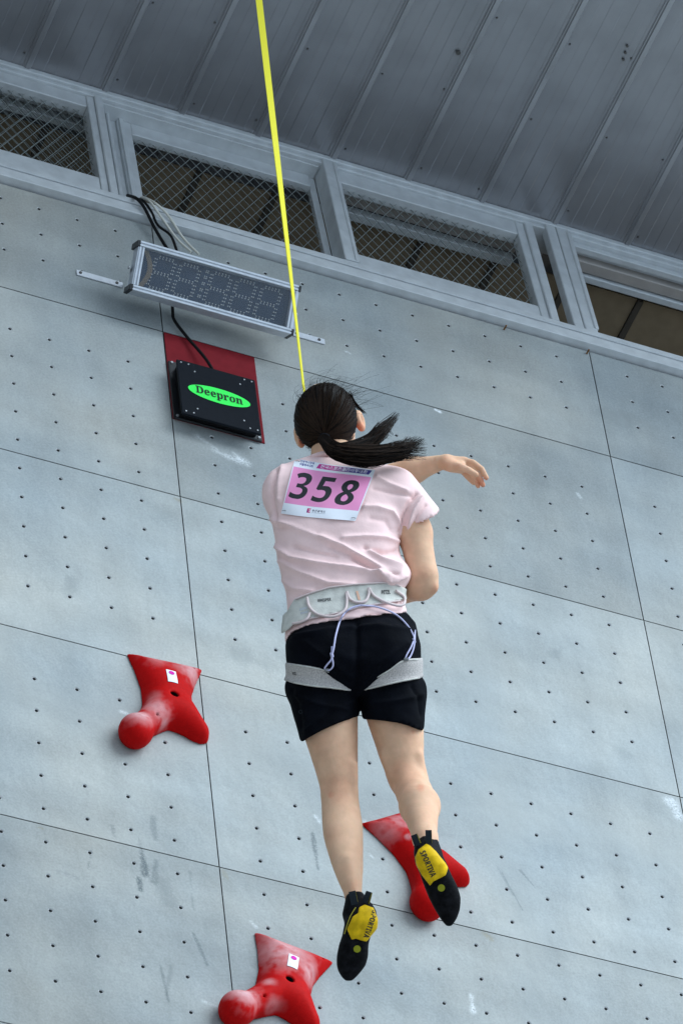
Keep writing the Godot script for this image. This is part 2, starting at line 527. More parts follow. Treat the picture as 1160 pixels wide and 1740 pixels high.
func build_building() -> void:
	var b := base("building", Vector3(1.5, 0, -2.0))
	tag(b, "hall building behind the climbing wall", "building")
	box_part("plinth", Vector3(-7.5, 0, 1.6), Vector3(7.5, 0.43, 2.15), M.concrete, b, 0.01)
	box_part("rear_wall", Vector3(-7.5, 0, -2.0), Vector3(7.5, ROOF_Y + 0.02, -1.8), M.inside, b, 0.0)
	box_part("side_wall", Vector3(-7.7, 0, -2.0), Vector3(-7.5, ROOF_Y + 0.02, 3.1), M.concrete, b, 0.0)
	box_part("side_wall", Vector3(7.5, 0, -2.0), Vector3(7.7, ROOF_Y + 0.02, 3.1), M.concrete, b, 0.0)
	# the inner partition close behind the window band is added, out of view, to keep the loft dim
	box_part("dimming_partition", Vector3(-7.5, 13.0, 1.9), Vector3(7.5, ROOF_Y + 0.02, 2.0), M.inside, b, 0.0)
	# unseen block added at the left to keep the sky off that side
	box_part("unseen_sky_block", Vector3(-5.2, 0, 3.45), Vector3(-4.6, 16.5, 6.6), M.concrete, b, 0.0)
	# roof underside behind the windows; warm dim light is put into its brown
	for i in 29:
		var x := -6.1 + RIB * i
		box_part("dim_tinted_sheet", Vector3(x - RIB * 0.5 + 0.012, ROOF_Y - 0.022, 2.1), Vector3(x + RIB * 0.5 - 0.012, ROOF_Y - 0.016, 3.055), M.loft_sheet_dim, b, 0.0)
		box_part("dim_tinted_rib", Vector3(x - RIB * 0.5 - 0.011, ROOF_Y - 0.030, 2.1), Vector3(x - RIB * 0.5 + 0.011, ROOF_Y - 0.014, 3.055), M.loft_rib_dim, b, 0.001)
	box_part("loft_floor", Vector3(-7.5, 13.9, 2.0), Vector3(7.5, 14.0, 3.0), M.inside, b, 0.0)

func build_roof() -> void:
	var r := base("canopy_roof", Vector3(0, ROOF_Y, 0))
	tag(r, "grey ribbed metal canopy roof over the climbing wall", "roof")
	var z0 := -4.0
	var z1 := 3.4
	var w := RIB
	# underside profile of one sheet: flat pans stepped by three shallow flutes
	var prof := [[0.013, 0.0], [0.055, 0.0], [0.058, 0.0013], [0.092, 0.0013], [0.095, 0.0], [0.135, 0.0], [0.138, 0.0013], [0.172, 0.0013], [0.175, 0.0], [0.212, 0.0], [0.215, 0.0013], [0.238, 0.0013], [0.241, 0.0], [w - 0.0005, 0.0]]
	var st := st_new()
	for i in prof.size() - 1:
		var a: Array = prof[i]
		var b: Array = prof[i + 1]
		quad(st, Vector3(a[0], a[1], z0), Vector3(a[0], a[1], z1), Vector3(b[0], b[1], z1), Vector3(b[0], b[1], z0))
	quad(st, Vector3(0.013, 0.02, z0), Vector3(w, 0.02, z0), Vector3(w, 0.02, z1), Vector3(0.013, 0.02, z1))
	quad(st, Vector3(0.013, 0.0, z1), Vector3(0.013, 0.02, z1), Vector3(w, 0.02, z1), Vector3(w, 0.0, z1))
	var sheet := mesh_of(st)
	# raised joint: two thin lips with a groove between them
	st = st_new()
	var rp := [[0.016, 0.004], [0.013, -0.005], [0.009, -0.006], [0.007, -0.013], [-0.007, -0.013], [-0.009, -0.006], [-0.013, -0.005], [-0.016, 0.004]]
	for i in rp.size() - 1:
		var a: Array = rp[i]
		var b: Array = rp[i + 1]
		quad(st, Vector3(b[0], b[1], z0), Vector3(b[0], b[1], z1), Vector3(a[0], a[1], z1), Vector3(a[0], a[1], z0))
	var rib := mesh_of(st)
	for i in range(-16, 13):
		var x := -0.356 + w * i
		var s := put("roof_sheet", sheet, M.roof, r)
		s.position.x = x
		s.position.y = 0.0006 * sin(i * 2.3)
		s.rotation.z = 0.003 * sin(i * 1.7)
		var q := put("seam_rib", rib, M.rib, r)
		q.position.x = x
	box_part("roof_deck", Vector3(-4.6, 0.05, z0), Vector3(3.1, 0.16, z1), M.roof, r, 0.0)
	box_part("eaves_beam", Vector3(-4.6, -0.02, z1), Vector3(3.1, 0.2, z1 + 0.12), M.alu, r, 0.004)
	# screws beside the ribs
	for i in range(-2, 10):
		var x := -0.356 + w * i
		for k in 5:
			var st2 := st_new()
			var p := Vector3(x + 0.026 - (0.052 if (i + k) % 3 == 0 else 0.0), 0.0, TOP_Z + 0.06 + 0.03 * sin(i * 3.1) + k * 0.30)
			tube(st2, [p, p + Vector3(0, -0.003, 0)], 0.0042, 0.003, 6)
			put("screw", mesh_of(st2), M.screw, r)
	# an old hook and a row of plugged holes
	for p in [Vector3(0.93, -0.002, 1.73), Vector3(1.44, -0.002, 1.93), Vector3(1.445, -0.002, 1.905), Vector3(1.45, -0.002, 1.88)]:
		tube_part("plugged_hole", [p, p + Vector3(0, -0.006, 0)], 0.008 if p.x < 1.0 else 0.0045, M.screw, r, 8)

func wire_panel(parent: Node3D, x0: float, x1: float, y0: float, y1: float, z: float, px := 0.037, py := 0.061) -> void:
	# expanded wire mesh: two crossing families of strands
	var st := st_new()
	var sl := py / px
	for s in [-1.0, 1.0]:
		var c := -40
		while c < 80:
			# line y = y0 + s*sl*(x - xs)
			var xs := x0 + c * px
			c += 1
			var xa := x0
			var xb := x1
			var fa: float = y0 + s * sl * (xa - xs)
			var fb: float = y0 + s * sl * (xb - xs)
			var a := Vector2(xa, fa)
			var b := Vector2(xb, fb)
			# clip in y
			if a.y > b.y:
				var t := a; a = b; b = t
			if b.y <= y0 or a.y >= y1:
				continue
			if a.y < y0:
				a = a.lerp(b, (y0 - a.y) / (b.y - a.y))
			if b.y > y1:
				b = a.lerp(b, (y1 - a.y) / (b.y - a.y))
			if a.distance_to(b) < 0.004:
				continue
			var zz: float = z + s * 0.0012
			tube(st, [Vector3(a.x, a.y, zz), Vector3(b.x, b.y, zz)], 0.0014, 0.0014, 4)
	var o := put("wire_mesh", mesh_of(st), M.wire, parent)
	o.position = -parent.position

func bar(called: String, o: Node3D, x0: float, x1: float, y0: float, y1: float, z0: float, z1: float, m: Material = null, bevel := 0.0025) -> void:
	# world coordinates
	box_part(called, Vector3(x0, y0, z0) - o.position, Vector3(x1, y1, z1) - o.position, m if m else M.alu, o, bevel)

func build_windows() -> void:
	var Z := TOP_Z
	# the sill and head run through all bays
	var s := base("window_sill", Vector3(0.7, TOP_Y, Z))
	tag(s, "long grey aluminium sill along the top of the climbing wall", "window sill")
	# it stands proud of the wall, so its underside shows from below
	bar("lower_rail", s, -4.0, 6.0, 14.413, 14.458, Z - 0.09, Z + 0.028)
	bar("upper_rail", s, -4.0, 6.0, 14.458, 14.474, Z - 0.09, Z + 0.012)
	bar("middle_rail", s, -4.0, 6.0, 14.474, 14.500, Z - 0.09, Z + 0.024)
	bar("track_rail", s, -4.0, 6.0, 14.500, 14.530, Z - 0.09, Z + 0.006)
	var h := base("window_head", Vector3(0.7, 15.1, Z))
	tag(h, "long grey aluminium window head under the canopy roof", "window head")
	bar("upper_rail", h, -4.0, 6.0, 15.108, 15.131, Z - 0.09, Z + 0.014)
	bar("lower_rail", h, -4.0, 6.0, 15.092, 15.108, Z - 0.09, Z + 0.004)

	var group := "windows in the band above the climbing wall"
	# bay with a wide bottom rail, left of the first mullion
	var w := base("window", Vector3(-0.6, 14.53, Z))
	tag(w, "wire mesh window beside the black cables, with a wide pale bottom rail", "window", group)
	bar("bottom_rail", w, -1.05, -0.151, 14.530, 14.619, Z - 0.045, Z - 0.006)
	bar("top_rail", w, -1.05, -0.151, 15.030, 15.092, Z - 0.045, Z - 0.006)
	bar("stile", w, -0.151, -0.126, 14.530, 15.092, Z - 0.05, Z - 0.002)
	bar("mullion", w, -0.1255, -0.099, 14.530, 15.100, Z - 0.06, Z + 0.006)
	bar("stile", w, -1.10, -1.05, 14.530, 15.092, Z - 0.05, Z - 0.002)
	wire_panel(w, -1.05, -0.151, 14.619, 15.030, Z - 0.028)
	wire_panel(w, -1.05, -0.12, 14.56, 15.09, Z - 0.085, 0.040, 0.064)
	bar("back_rail", w, -1.05, -0.1, 15.06, 15.12, Z - 0.12, Z - 0.095)

	# recessed bay behind the yellow tape
	w = base("window", Vector3(0.27, 14.53, Z))
	tag(w, "recessed dark wire mesh window behind the yellow tape", "window", group)
	var zr := Z - 0.05
	bar("jamb", w, -0.099, -0.028, 14.530, 15.100, Z - 0.09, zr - 0.012)
	bar("jamb_fin", w, -0.070, -0.058, 14.530, 15.100, zr - 0.011, zr + 0.012)
	bar("stile", w, -0.028, 0.018, 14.530, 15.085, zr - 0.03, zr)
	bar("stile_fin", w, -0.024, -0.010, 14.530, 15.085, zr, zr + 0.008)
	bar("top_rail", w, 0.018, 0.640, 15.020, 15.085, zr - 0.03, zr)
	bar("track_rail", w, -0.099, 0.660, 15.085, 15.0915, Z - 0.07, Z - 0.010)
	bar("bottom_rail", w, 0.018, 0.640, 14.530, 14.60, zr - 0.03, zr - 0.004)
	bar("stile", w, 0.640, 0.664, 14.530, 15.085, zr - 0.03, zr - 0.008)
	wire_panel(w, 0.018, 0.640, 14.60, 15.020, zr - 0.016)

	# bay with the second wide bottom rail
	w = base("window", Vector3(1.05, 14.53, Z))
	tag(w, "wire mesh window with brown loft ceiling behind it and a wide pale bottom rail", "window", group)
	bar("mullion", w, 0.665, 0.716, 14.530, 15.1315, Z - 0.06, Z + 0.012)
	bar("mullion_fin", w, 0.7005, 0.7055, 14.532, 15.10, Z + 0.012, Z + 0.015)
	bar("bottom_rail", w, 0.716, 1.358, 14.530, 14.604, Z - 0.045, Z - 0.004)
	bar("top_rail", w, 0.716, 1.358, 15.018, 15.092, Z - 0.045, Z - 0.004)
	bar("stile", w, 1.358, 1.388, 14.530, 15.092, Z - 0.045, Z - 0.002)
	bar("stile_fin", w, 1.388, 1.418, 14.530, 15.092, Z - 0.045, Z + 0.006)
	wire_panel(w, 0.716, 1.358, 14.604, 15.018, Z - 0.028)
	bar("blind_box", w, 0.72, 1.40, 15.075, 15.125, Z - 0.11, Z - 0.075, M.track)
	bar("back_rail", w, 0.72, 1.40, 15.05, 15.09, Z - 0.15, Z - 0.12)
	# loudspeaker-like grey box hanging in the loft
	# open bay
	w = base("window", Vector3(2.1, 14.53, Z))
	tag(w, "open window without mesh, loft ceiling showing through", "window", group)
	bar("mullion", w, 1.465, 1.501, 14.498, 15.108, Z - 0.022, Z + 0.012)
	bar("mullion", w, 1.503, 1.548, 14.498, 15.108, Z - 0.07, Z + 0.014)
	bar("frame_fin", w, 1.536, 1.552, 14.532, 15.09, Z - 0.03, Z + 0.019)
	bar("track_rail", w, 1.552, 2.75, 15.065, 15.091, Z - 0.035, Z - 0.012)
	bar("blind_box", w, 1.552, 2.75, 15.055, 15.125, Z - 0.095, Z - 0.055, M.track)
	bar("back_rail", w, 1.552, 2.75, 15.045, 15.075, Z - 0.125, Z - 0.10)
	bar("back_rail", w, 1.552, 2.75, 15.085, 15.12, Z - 0.125, Z - 0.10, M.alu)
	bar("mullion", w, 2.75, 2.82, 14.530, 15.108, Z - 0.07, Z + 0.014)

func lettering(text: String, bold: bool, serif := false) -> PackedVector3Array:
	# flat triangles of a word, 1 unit tall capitals roughly, baseline at y = 0 and centred in x
	var f := SystemFont.new()
	f.font_names = PackedStringArray(["Droid Serif" if serif else "Droid Sans"])
	f.font_weight = 700 if bold else 400
	var tm := TextMesh.new()
	tm.text = text
	tm.font = f
	tm.font_size = 64
	tm.pixel_size = 1.0 / 64.0
	tm.depth = 0.0
	tm.curve_step = 1.0
	tm.vertical_alignment = VERTICAL_ALIGNMENT_CENTER
	var arr := tm.get_mesh_arrays() if tm.get_surface_count() == 0 else tm.surface_get_arrays(0)
	var v: PackedVector3Array = arr[Mesh.ARRAY_VERTEX]
	var idx = arr[Mesh.ARRAY_INDEX]
	if idx == null or idx.size() == 0:
		return v
	var out := PackedVector3Array()
	for i in idx:
		out.append(v[i])
	return out

func bounds(t: PackedVector3Array) -> AABB:
	var b := AABB(t[0], Vector3.ZERO)
	for p in t:
		b = b.expand(p)
	return b

func build_display() -> void:
	var tilt := deg_to_rad(35.0)
	var b := wall.basis * Basis(Vector3.RIGHT, tilt)
	var at := wall.transform * Vector3(0.1184, 0.0853, 0.150)
	var o := base("timing_display", at, b)
	tag(o, "long timer display in silver frame with unlit white dots, above red plate", "display")
	var W := 0.2625
	var H := 0.0785
	var D := 0.052
	var e := 0.017
	# extruded frame bars, each with a groove
	for s in [-1.0, 1.0]:
		var y: float = s * (H - e * 0.5)
		var st := st_new()
		box(st, Vector3(-W + 0.004, y - e * 0.5, -D), Vector3(W - 0.004, y - e * 0.08, 0.0), Transform3D(), 0.0012)
		box(st, Vector3(-W + 0.004, y + e * 0.08, -D), Vector3(W - 0.004, y + e * 0.5, 0.0), Transform3D(), 0.0012)
		box(st, Vector3(-W + 0.004, y - e * 0.1, -D + 0.001), Vector3(W - 0.004, y + e * 0.1, -0.004), Transform3D(), 0.0)
		put("frame_bar", mesh_of(st), M.alu_light, o)
		var x: float = s * (W - e * 0.5 - 0.004)
		st = st_new()
		var hh := H - e - 0.0005
		box(st, Vector3(x - e * 0.5, -hh, -D + 0.002), Vector3(x - e * 0.1, hh, -0.0015), Transform3D(), 0.0012)
		box(st, Vector3(x + e * 0.1, -hh, -D + 0.002), Vector3(x + e * 0.5, hh, -0.0015), Transform3D(), 0.0012)
		box(st, Vector3(x - e * 0.12, -hh, -D + 0.003), Vector3(x + e * 0.12, hh, -0.006), Transform3D(), 0.0)
		put("frame_bar", mesh_of(st), M.alu_light, o)
		# ribbed end face and black corner caps
		for k in 4:
			var z := -D + 0.008 + k * 0.011
			box_part("end_rib", Vector3(s * W - (0.0045 if s > 0 else -0.001), -H + 0.018, z), Vector3(s * W + (0.001 if s < 0 else 0.0) + (0.0045 if s < 0 else 0.0), H - 0.018, z + 0.006), M.alu_light, o, 0.0)
		for t in [-1.0, 1.0]:
			var cx: float = s * (W - 0.001)
			box_part("corner_cap", Vector3(cx - 0.006, t * (H - 0.009) - 0.0095, -D - 0.002), Vector3(cx + 0.006, t * (H - 0.009) + 0.0095, -0.003), M.black, o, 0.001)
	box_part("rear_panel", Vector3(-W + 0.004, -H + 0.004, -D - 0.003), Vector3(W - 0.004, H - 0.004, -D - 0.0005), M.alu_light, o, 0.0)
	box_part("circuit_board", Vector3(-W + 0.02, -H + 0.016, -0.022), Vector3(W - 0.02, H - 0.016, -0.019), M.board, o, 0.0)
	box_part("front_pane", Vector3(-W + 0.0205, -H + 0.0165, -0.0075), Vector3(W - 0.0205, H - 0.0165, -0.0055), M.pane, o, 0.0)
	# slanted seven-segment digits of paired dots
	var st2 := st_new()
	var dots := []
	var dh := 0.050
	for q in [-0.172, -0.092, 0.010, 0.092, 0.174]:
		for sy in [-1.0, 0.0, 1.0]:
			for k in 5:
				for p in 2:
					dots.append(Vector2(q - 0.021 + k * 0.0105, sy * dh + (p - 0.5) * 0.0062))
		for sx in [-1.0, 1.0]:
			for sy in [-1.0, 1.0]:
				for k in 4:
					for p in 2:
						dots.append(Vector2(q + sx * 0.0305 + (p - 0.5) * 0.0062, sy * (0.0085 + k * 0.0110)))
	for yy in [-0.038, -0.017, 0.004, 0.025, 0.044]:
		for a in 2:
			for c in 2:
				dots.append(Vector2(-0.041 + a * 0.006, yy + c * 0.0055))
	for d in dots:
		var x: float = d.x + d.y * 0.16
		var c := Vector3(x, d.y, -0.019)
		for i in 6:
			var a0 := TAU * i / 6
			var a1 := TAU * (i + 1) / 6
			for v in [c + Vector3(0, 0, 0.003), c + Vector3(cos(a1), sin(a1), 0) * 0.0023, c + Vector3(cos(a0), sin(a0), 0) * 0.0023]:
				st2.add_vertex(v)
	var lit := put("dots", mesh_of(st2), M.led, o)
	lit.set_meta("kind", "stuff")
	# curled strip of amber lamps at the left end
	var pts := []
	for i in 12:
		var t := i / 11.0
		pts.append(Vector3(-0.232 + 0.022 * sin(t * PI) , lerpf(-0.056, 0.058, t), -0.017))
	var st3 := st_new()
	for i in pts.size() - 1:
		var a: Vector3 = pts[i]
		var c: Vector3 = pts[i + 1]
		quad(st3, a + Vector3(-0.008, 0, 0), c + Vector3(-0.008, 0, 0), c + Vector3(0.008, 0, 0), a + Vector3(0.008, 0, 0))
	put("lamp_strip", mesh_of(st3), M.led_brown, o)
	# holding arms: flat white straps on the wall, bent up to the box ends
	var inv := o.transform.affine_inverse() * wall.transform
	for s in [[-0.270, -0.120, -1.0], [0.440, 0.547, 1.0]]:
		var st := st_new()
		box(st, Vector3(s[0], 0.157, 0.001), Vector3(s[1], 0.181, 0.005), inv, 0.001)
		var p0 := inv * Vector3(s[1] if s[2] < 0 else s[0], 0.169, 0.003)
		var p1 := Vector3(s[2] * (W + 0.004), -0.005, -D * 0.5)
		var wv := Vector3(0, 0.008, 0.008)
		quad(st, p0 - wv, p0 + wv, p1 + wv, p1 - wv)
		quad(st, p0 - wv + Vector3(0.003, 0, 0), p1 - wv + Vector3(0.003, 0, 0), p1 + wv + Vector3(0.003, 0, 0), p0 + wv + Vector3(0.003, 0, 0))
		var arm := put("mounting_strap", mesh_of(st), M.white_steel, o)
		for k in [s[0] + 0.012, s[1] - 0.02]:
			tube_part("bolt", [inv * Vector3(k, 0.169, 0.004), inv * Vector3(k, 0.169, 0.008)], 0.005, M.screw, arm, 8)
		tube_part("bolt", [p1 - Vector3(0.004, 0, 0), p1 + Vector3(0.009 * s[2], 0, 0)], 0.006, M.bolt, arm, 8)

func build_pad() -> void:
	var p := base("red_plate", wall.transform * Vector3(0.149, -0.204, 0.0), wall.basis)
	tag(p, "flat dark red plate on the wall behind the black timing pad", "plate")
	box_part("sheet", Vector3(-0.1475, -0.2, 0.0005), Vector3(0.1475, 0.199, 0.004), M.red_plate, p, 0.001)
	var o := base("timing_pad", wall.transform * Vector3(0.1, -0.3, 0.004), wall.basis)
	tag(o, "black square timing pad with green oval sign on red plate", "timing pad")
	# all in wall coordinates less the pad's own place
	var off := Vector3(0.1, -0.3, 0.004)
	box_part("base_plate", Vector3(0.002, -0.408, 0.0045) - off, Vector3(0.284, -0.146, 0.012) - off, M.black, o, 0.0015)
	box_part("spacer", Vector3(0.02, -0.40, 0.012) - off, Vector3(0.262, -0.18, 0.052) - off, M.rubber, o, 0.002)
	box_part("front_plate", Vector3(0.005, -0.440, 0.052) - off, Vector3(0.258, -0.194, 0.060) - off, M.black_gloss, o, 0.0015)
	for c in [[0.012, -0.155], [0.012, -0.398], [0.274, -0.398], [0.274, -0.155]]:
		tube_part("bolt", [Vector3(c[0], c[1], 0.011) - off, Vector3(c[0], c[1], 0.016) - off], 0.0045, M.bolt, o, 8)
	for c in [[0.018, -0.205], [0.042, -0.205], [0.222, -0.205], [0.246, -0.205], [0.018, -0.428], [0.042, -0.428], [0.222, -0.428], [0.246, -0.428], [0.060, -0.232], [0.206, -0.232], [0.056, -0.404], [0.205, -0.400]]:
		tube_part("bolt", [Vector3(c[0], c[1], 0.059) - off, Vector3(c[0], c[1], 0.062) - off], 0.0028, M.bolt, o, 6)
	# green oval and its word
	var c := Vector3(0.132, -0.316, 0.0605) - off
	var st := st_new()
	for i in 48:
		var a0 := TAU * i / 48
		var a1 := TAU * (i + 1) / 48
		for v in [c + Vector3(0, 0, 0.001), c + Vector3(cos(a1) * 0.100, sin(a1) * 0.034, 0.001), c + Vector3(cos(a0) * 0.100, sin(a0) * 0.034, 0.001)]:
			st.add_vertex(v)
	var oval := put("oval_sign", mesh_of(st), M.green, o)
	var t := lettering("Deepron", true, true)
	var bb := bounds(t)
	var k := 0.150 / bb.size.x
	var st2 := st_new()
	for v in t:
		var q := (v - bb.get_center()) * Vector3(k, k * 1.25, 0)
		st2.add_vertex(c + Vector3(q.x, q.y - 0.002, 0.0025))
	put("lettering", mesh_of(st2), M.print_dark, oval)

func build_cables() -> void:
	# over the sill to the display, in wall coordinates
	var runs := [
		[[Vector3(-0.0470, 0.7060, -0.0500), Vector3(-0.0610, 0.5820, 0.0350), Vector3(-0.0400, 0.5410, 0.0400), Vector3(-0.0080, 0.4700, 0.0300), Vector3(0.0220, 0.3930, 0.0300), Vector3(0.0330, 0.2930, 0.0600)], 0.0052, M.rubber, "thick black cable hanging over the window sill to the timer display"],
		[[Vector3(-0.0180, 0.7010, -0.0500), Vector3(-0.0390, 0.5800, 0.0350), Vector3(-0.0160, 0.5280, 0.0400), Vector3(0.0030, 0.4770, 0.0350), Vector3(0.0460, 0.4490, 0.0300), Vector3(0.0450, 0.3410, 0.0600)], 0.0042, M.rubber, "thinner black cable looping over the window sill to the timer display"],
		[[Vector3(-0.0010, 0.7140, -0.0500), Vector3(-0.0150, 0.5840, 0.0350), Vector3(0.0190, 0.5200, 0.0350), Vector3(0.0650, 0.4430, 0.0300), Vector3(0.0990, 0.3670, 0.0500)], 0.0040, M.cable_white, "white cable over the window sill, the one beside the black cables"],
		[[Vector3(0.0050, 0.7200, -0.0500), Vector3(-0.0010, 0.5870, 0.0350), Vector3(0.0410, 0.5430, 0.0350), Vector3(0.0890, 0.4530, 0.0300), Vector3(0.1250, 0.3660, 0.0500)], 0.0040, M.cable_white, "white cable over the window sill, the one away from the black cables"],
		[[Vector3(0.0010, 0.0520, 0.0800), Vector3(0.0250, 0.0700, 0.0300), Vector3(0.0330, 0.0430, 0.0200), Vector3(0.0730, -0.0220, 0.0180), Vector3(0.1100, -0.1010, 0.0300), Vector3(0.1230, -0.1630, 0.0450), Vector3(0.1370, -0.1680, 0.0300)], 0.0050, M.rubber, "black cable from under the timer display to the timing pad"]]
	for r in runs:
		var line := smooth_line(r[0], 6)
		var o := base("cable", wall.transform * line[0], wall.basis)
		var pts := []
		for p in line:
			pts.append(p - line[0])
		tube_part("sheath", pts, r[1], r[2], o, 8)
		tag(o, r[3], "cable", "cables of the timing system")

# ---------------------------------------------------------------- surfaces from distance fields
func smin(a: float, b: float, k: float) -> float:
	var h: float = maxf(k - absf(a - b), 0.0) / k
	return minf(a, b) - h * h * k * 0.25

func smax(a: float, b: float, k: float) -> float:
	return -smin(-a, -b, k)

func cone(p: Vector3, a: Vector3, b: Vector3, ra: float, rb: float) -> float:
	var ab := b - a
	var t: float = clampf((p - a).dot(ab) / ab.length_squared(), 0.0, 1.0)
	return p.distance_to(a + ab * t) - lerpf(ra, rb, t)

func ellipsoid(p: Vector3, c: Vector3, r: Vector3) -> float:
	var q := (p - c) / r
	return (q.length() - 1.0) * minf(r.x, minf(r.y, r.z))

class Tab:
	# a limb or trunk as a stack of ellipses: rows [y, centre x, half width, centre z, half depth], from high to low
	var n := 96
	var y0: float
	var y1: float
	var cx := PackedFloat32Array()
	var ax := PackedFloat32Array()
	var cz := PackedFloat32Array()
	var bz := PackedFloat32Array()
	var pw := 2.0
	func _init(rows: Array, power := 2.0) -> void:
		pw = power
		y0 = rows[0][0]
		y1 = rows[-1][0]
		for i in n:
			var y: float = lerpf(y0, y1, float(i) / (n - 1))
			var k := 0
			while k < rows.size() - 2 and y < rows[k + 1][0]:
				k += 1
			var a: Array = rows[max(k - 1, 0)]
			var b: Array = rows[k]
			var c: Array = rows[k + 1]
			var d: Array = rows[min(k + 2, rows.size() - 1)]
			var t: float = clampf((b[0] - y) / (b[0] - c[0]), 0.0, 1.0)
			var o := [0.0, 0.0, 0.0, 0.0]
			for q in 4:
				o[q] = ease_between(b[q + 1], c[q + 1], a[q + 1], d[q + 1], t)
			cx.append(o[0]); ax.append(maxf(o[1], 0.002)); cz.append(o[2]); bz.append(maxf(o[3], 0.002))
	func ease_between(b: float, c: float, a: float, d: float, t: float) -> float:
		# monotone-ish: plain cubic pulled towards linear
		var s: float = cubic_interpolate(b, c, a, d, t)
		return lerpf(s, lerpf(b, c, t), 0.4)
	func dist(p: Vector3) -> float:
		var t: float = clampf((y0 - p.y) / (y0 - y1), 0.0, 1.0) * (n - 1)
		var i: int = mini(int(t), n - 2)
		t -= i
		var a: float = ax[i] + (ax[i + 1] - ax[i]) * t
		var b: float = bz[i] + (bz[i + 1] - bz[i]) * t
		var dx: float = absf(p.x - (cx[i] + (cx[i + 1] - cx[i]) * t)) / a
		var dz: float = absf(p.z - (cz[i] + (cz[i + 1] - cz[i]) * t)) / b
		var l: float
		if pw == 2.0:
			l = sqrt(dx * dx + dz * dz)
		else:
			l = pow(pow(dx, pw) + pow(dz, pw), 1.0 / pw)
		var d: float = (l - 1.0) * minf(a, b)
		var e: float = maxf(p.y - y0, y1 - p.y)
		if e > 0.0:
			d = sqrt(e * e + maxf(d, 0.0) * maxf(d, 0.0)) if d > 0.0 else maxf(d, e)
		return d

class Net:
	var verts := PackedVector3Array()
	var tris := PackedInt32Array()

func net(field: Callable, lo: Vector3, hi: Vector3, h: float, into: Net = null, slack := 1.7) -> Net:
	# surface nets: one vertex per crossed cell, one quad per crossed edge
	var out: Net = into if into else Net.new()
	var nx := int(ceil((hi.x - lo.x) / h / 4.0)) * 4
	var ny := int(ceil((hi.y - lo.y) / h / 4.0)) * 4
	var nz := int(ceil((hi.z - lo.z) / h / 4.0)) * 4
	var sx := nx + 1
	var sxy := (nx + 1) * (ny + 1)
	var f := PackedFloat32Array()
	f.resize(sxy * (nz + 1))
	f.fill(1e9)
	var cell := PackedInt32Array()
	cell.resize(sxy * (nz + 1))
	cell.fill(-1)
	var active := []
	var reach := (2.0 * h) * 1.7321 * slack + h
	for bk in nz / 4:
		for bj in ny / 4:
			for bi in nx / 4:
				var c := lo + Vector3(bi * 4 + 2, bj * 4 + 2, bk * 4 + 2) * h
				if absf(field.call(c)) < reach:
					active.append(Vector3i(bi * 4, bj * 4, bk * 4))
	for a in active:
		for k in range(a.z, a.z + 5):
			for j in range(a.y, a.y + 5):
				var row: int = k * sxy + j * sx
				for i in range(a.x, a.x + 5):
					if f[row + i] > 1e8:
						f[row + i] = field.call(lo + Vector3(i, j, k) * h)
	var off := [0, 1, sx, sx + 1, sxy, sxy + 1, sxy + sx, sxy + sx + 1]
	var edges := [[0, 1], [2, 3], [4, 5], [6, 7], [0, 2], [1, 3], [4, 6], [5, 7], [0, 4], [1, 5], [2, 6], [3, 7]]
	var cor := []
	for q in 8:
		cor.append(Vector3(q & 1, (q >> 1) & 1, (q >> 2) & 1))
	for a in active:
		for k in range(a.z, a.z + 4):
			for j in range(a.y, a.y + 4):
				for i in range(a.x, a.x + 4):
					var b: int = k * sxy + j * sx + i
					var m := 0
					for q in 8:
						if f[b + off[q]] < 0.0:
							m |= 1 << q
					if m == 0 or m == 255:
						continue
					var s := Vector3.ZERO
					var cnt := 0
					for e in edges:
						var p: int = e[0]
						var r: int = e[1]
						if ((m >> p) & 1) != ((m >> r) & 1):
							var fa: float = f[b + off[p]]
							var fb: float = f[b + off[r]]
							s += (cor[p] as Vector3).lerp(cor[r], fa / (fa - fb))
							cnt += 1
					cell[b] = out.verts.size()
					out.verts.append(lo + (Vector3(i, j, k) + s / cnt) * h)
	var step := [1, sx, sxy]
	for a in active:
		for k in range(a.z, a.z + 4):
			for j in range(a.y, a.y + 4):
				for i in range(a.x, a.x + 4):
					var b: int = k * sxy + j * sx + i
					var f0 := f[b]
					for ax in 3:
						var f1: float = f[b + step[ax]]
						if (f0 < 0.0) == (f1 < 0.0):
							continue
						var u: int = step[(ax + 1) % 3]
						var w: int = step[(ax + 2) % 3]
						if b - u - w < 0:
							continue
						var q0 := cell[b]
						var q1 := cell[b - u]
						var q2 := cell[b - u - w]
						var q3 := cell[b - w]
						if q0 < 0 or q1 < 0 or q2 < 0 or q3 < 0:
							continue
						if f0 < 0.0:
							out.tris.append_array(PackedInt32Array([q0, q2, q1, q0, q3, q2]))
						else:
							out.tris.append_array(PackedInt32Array([q0, q1, q2, q0, q2, q3]))
	return out

func net_normals(n: Net) -> PackedVector3Array:
	var nn := PackedVector3Array()
	nn.resize(n.verts.size())
	for t in range(0, n.tris.size(), 3):
		var a := n.tris[t]
		var b := n.tris[t + 1]
		var c := n.tris[t + 2]
		var v := (n.verts[c] - n.verts[a]).cross(n.verts[b] - n.verts[a])
		nn[a] += v
		nn[b] += v
		nn[c] += v
	for i in nn.size():
		nn[i] = nn[i].normalized()
	return nn

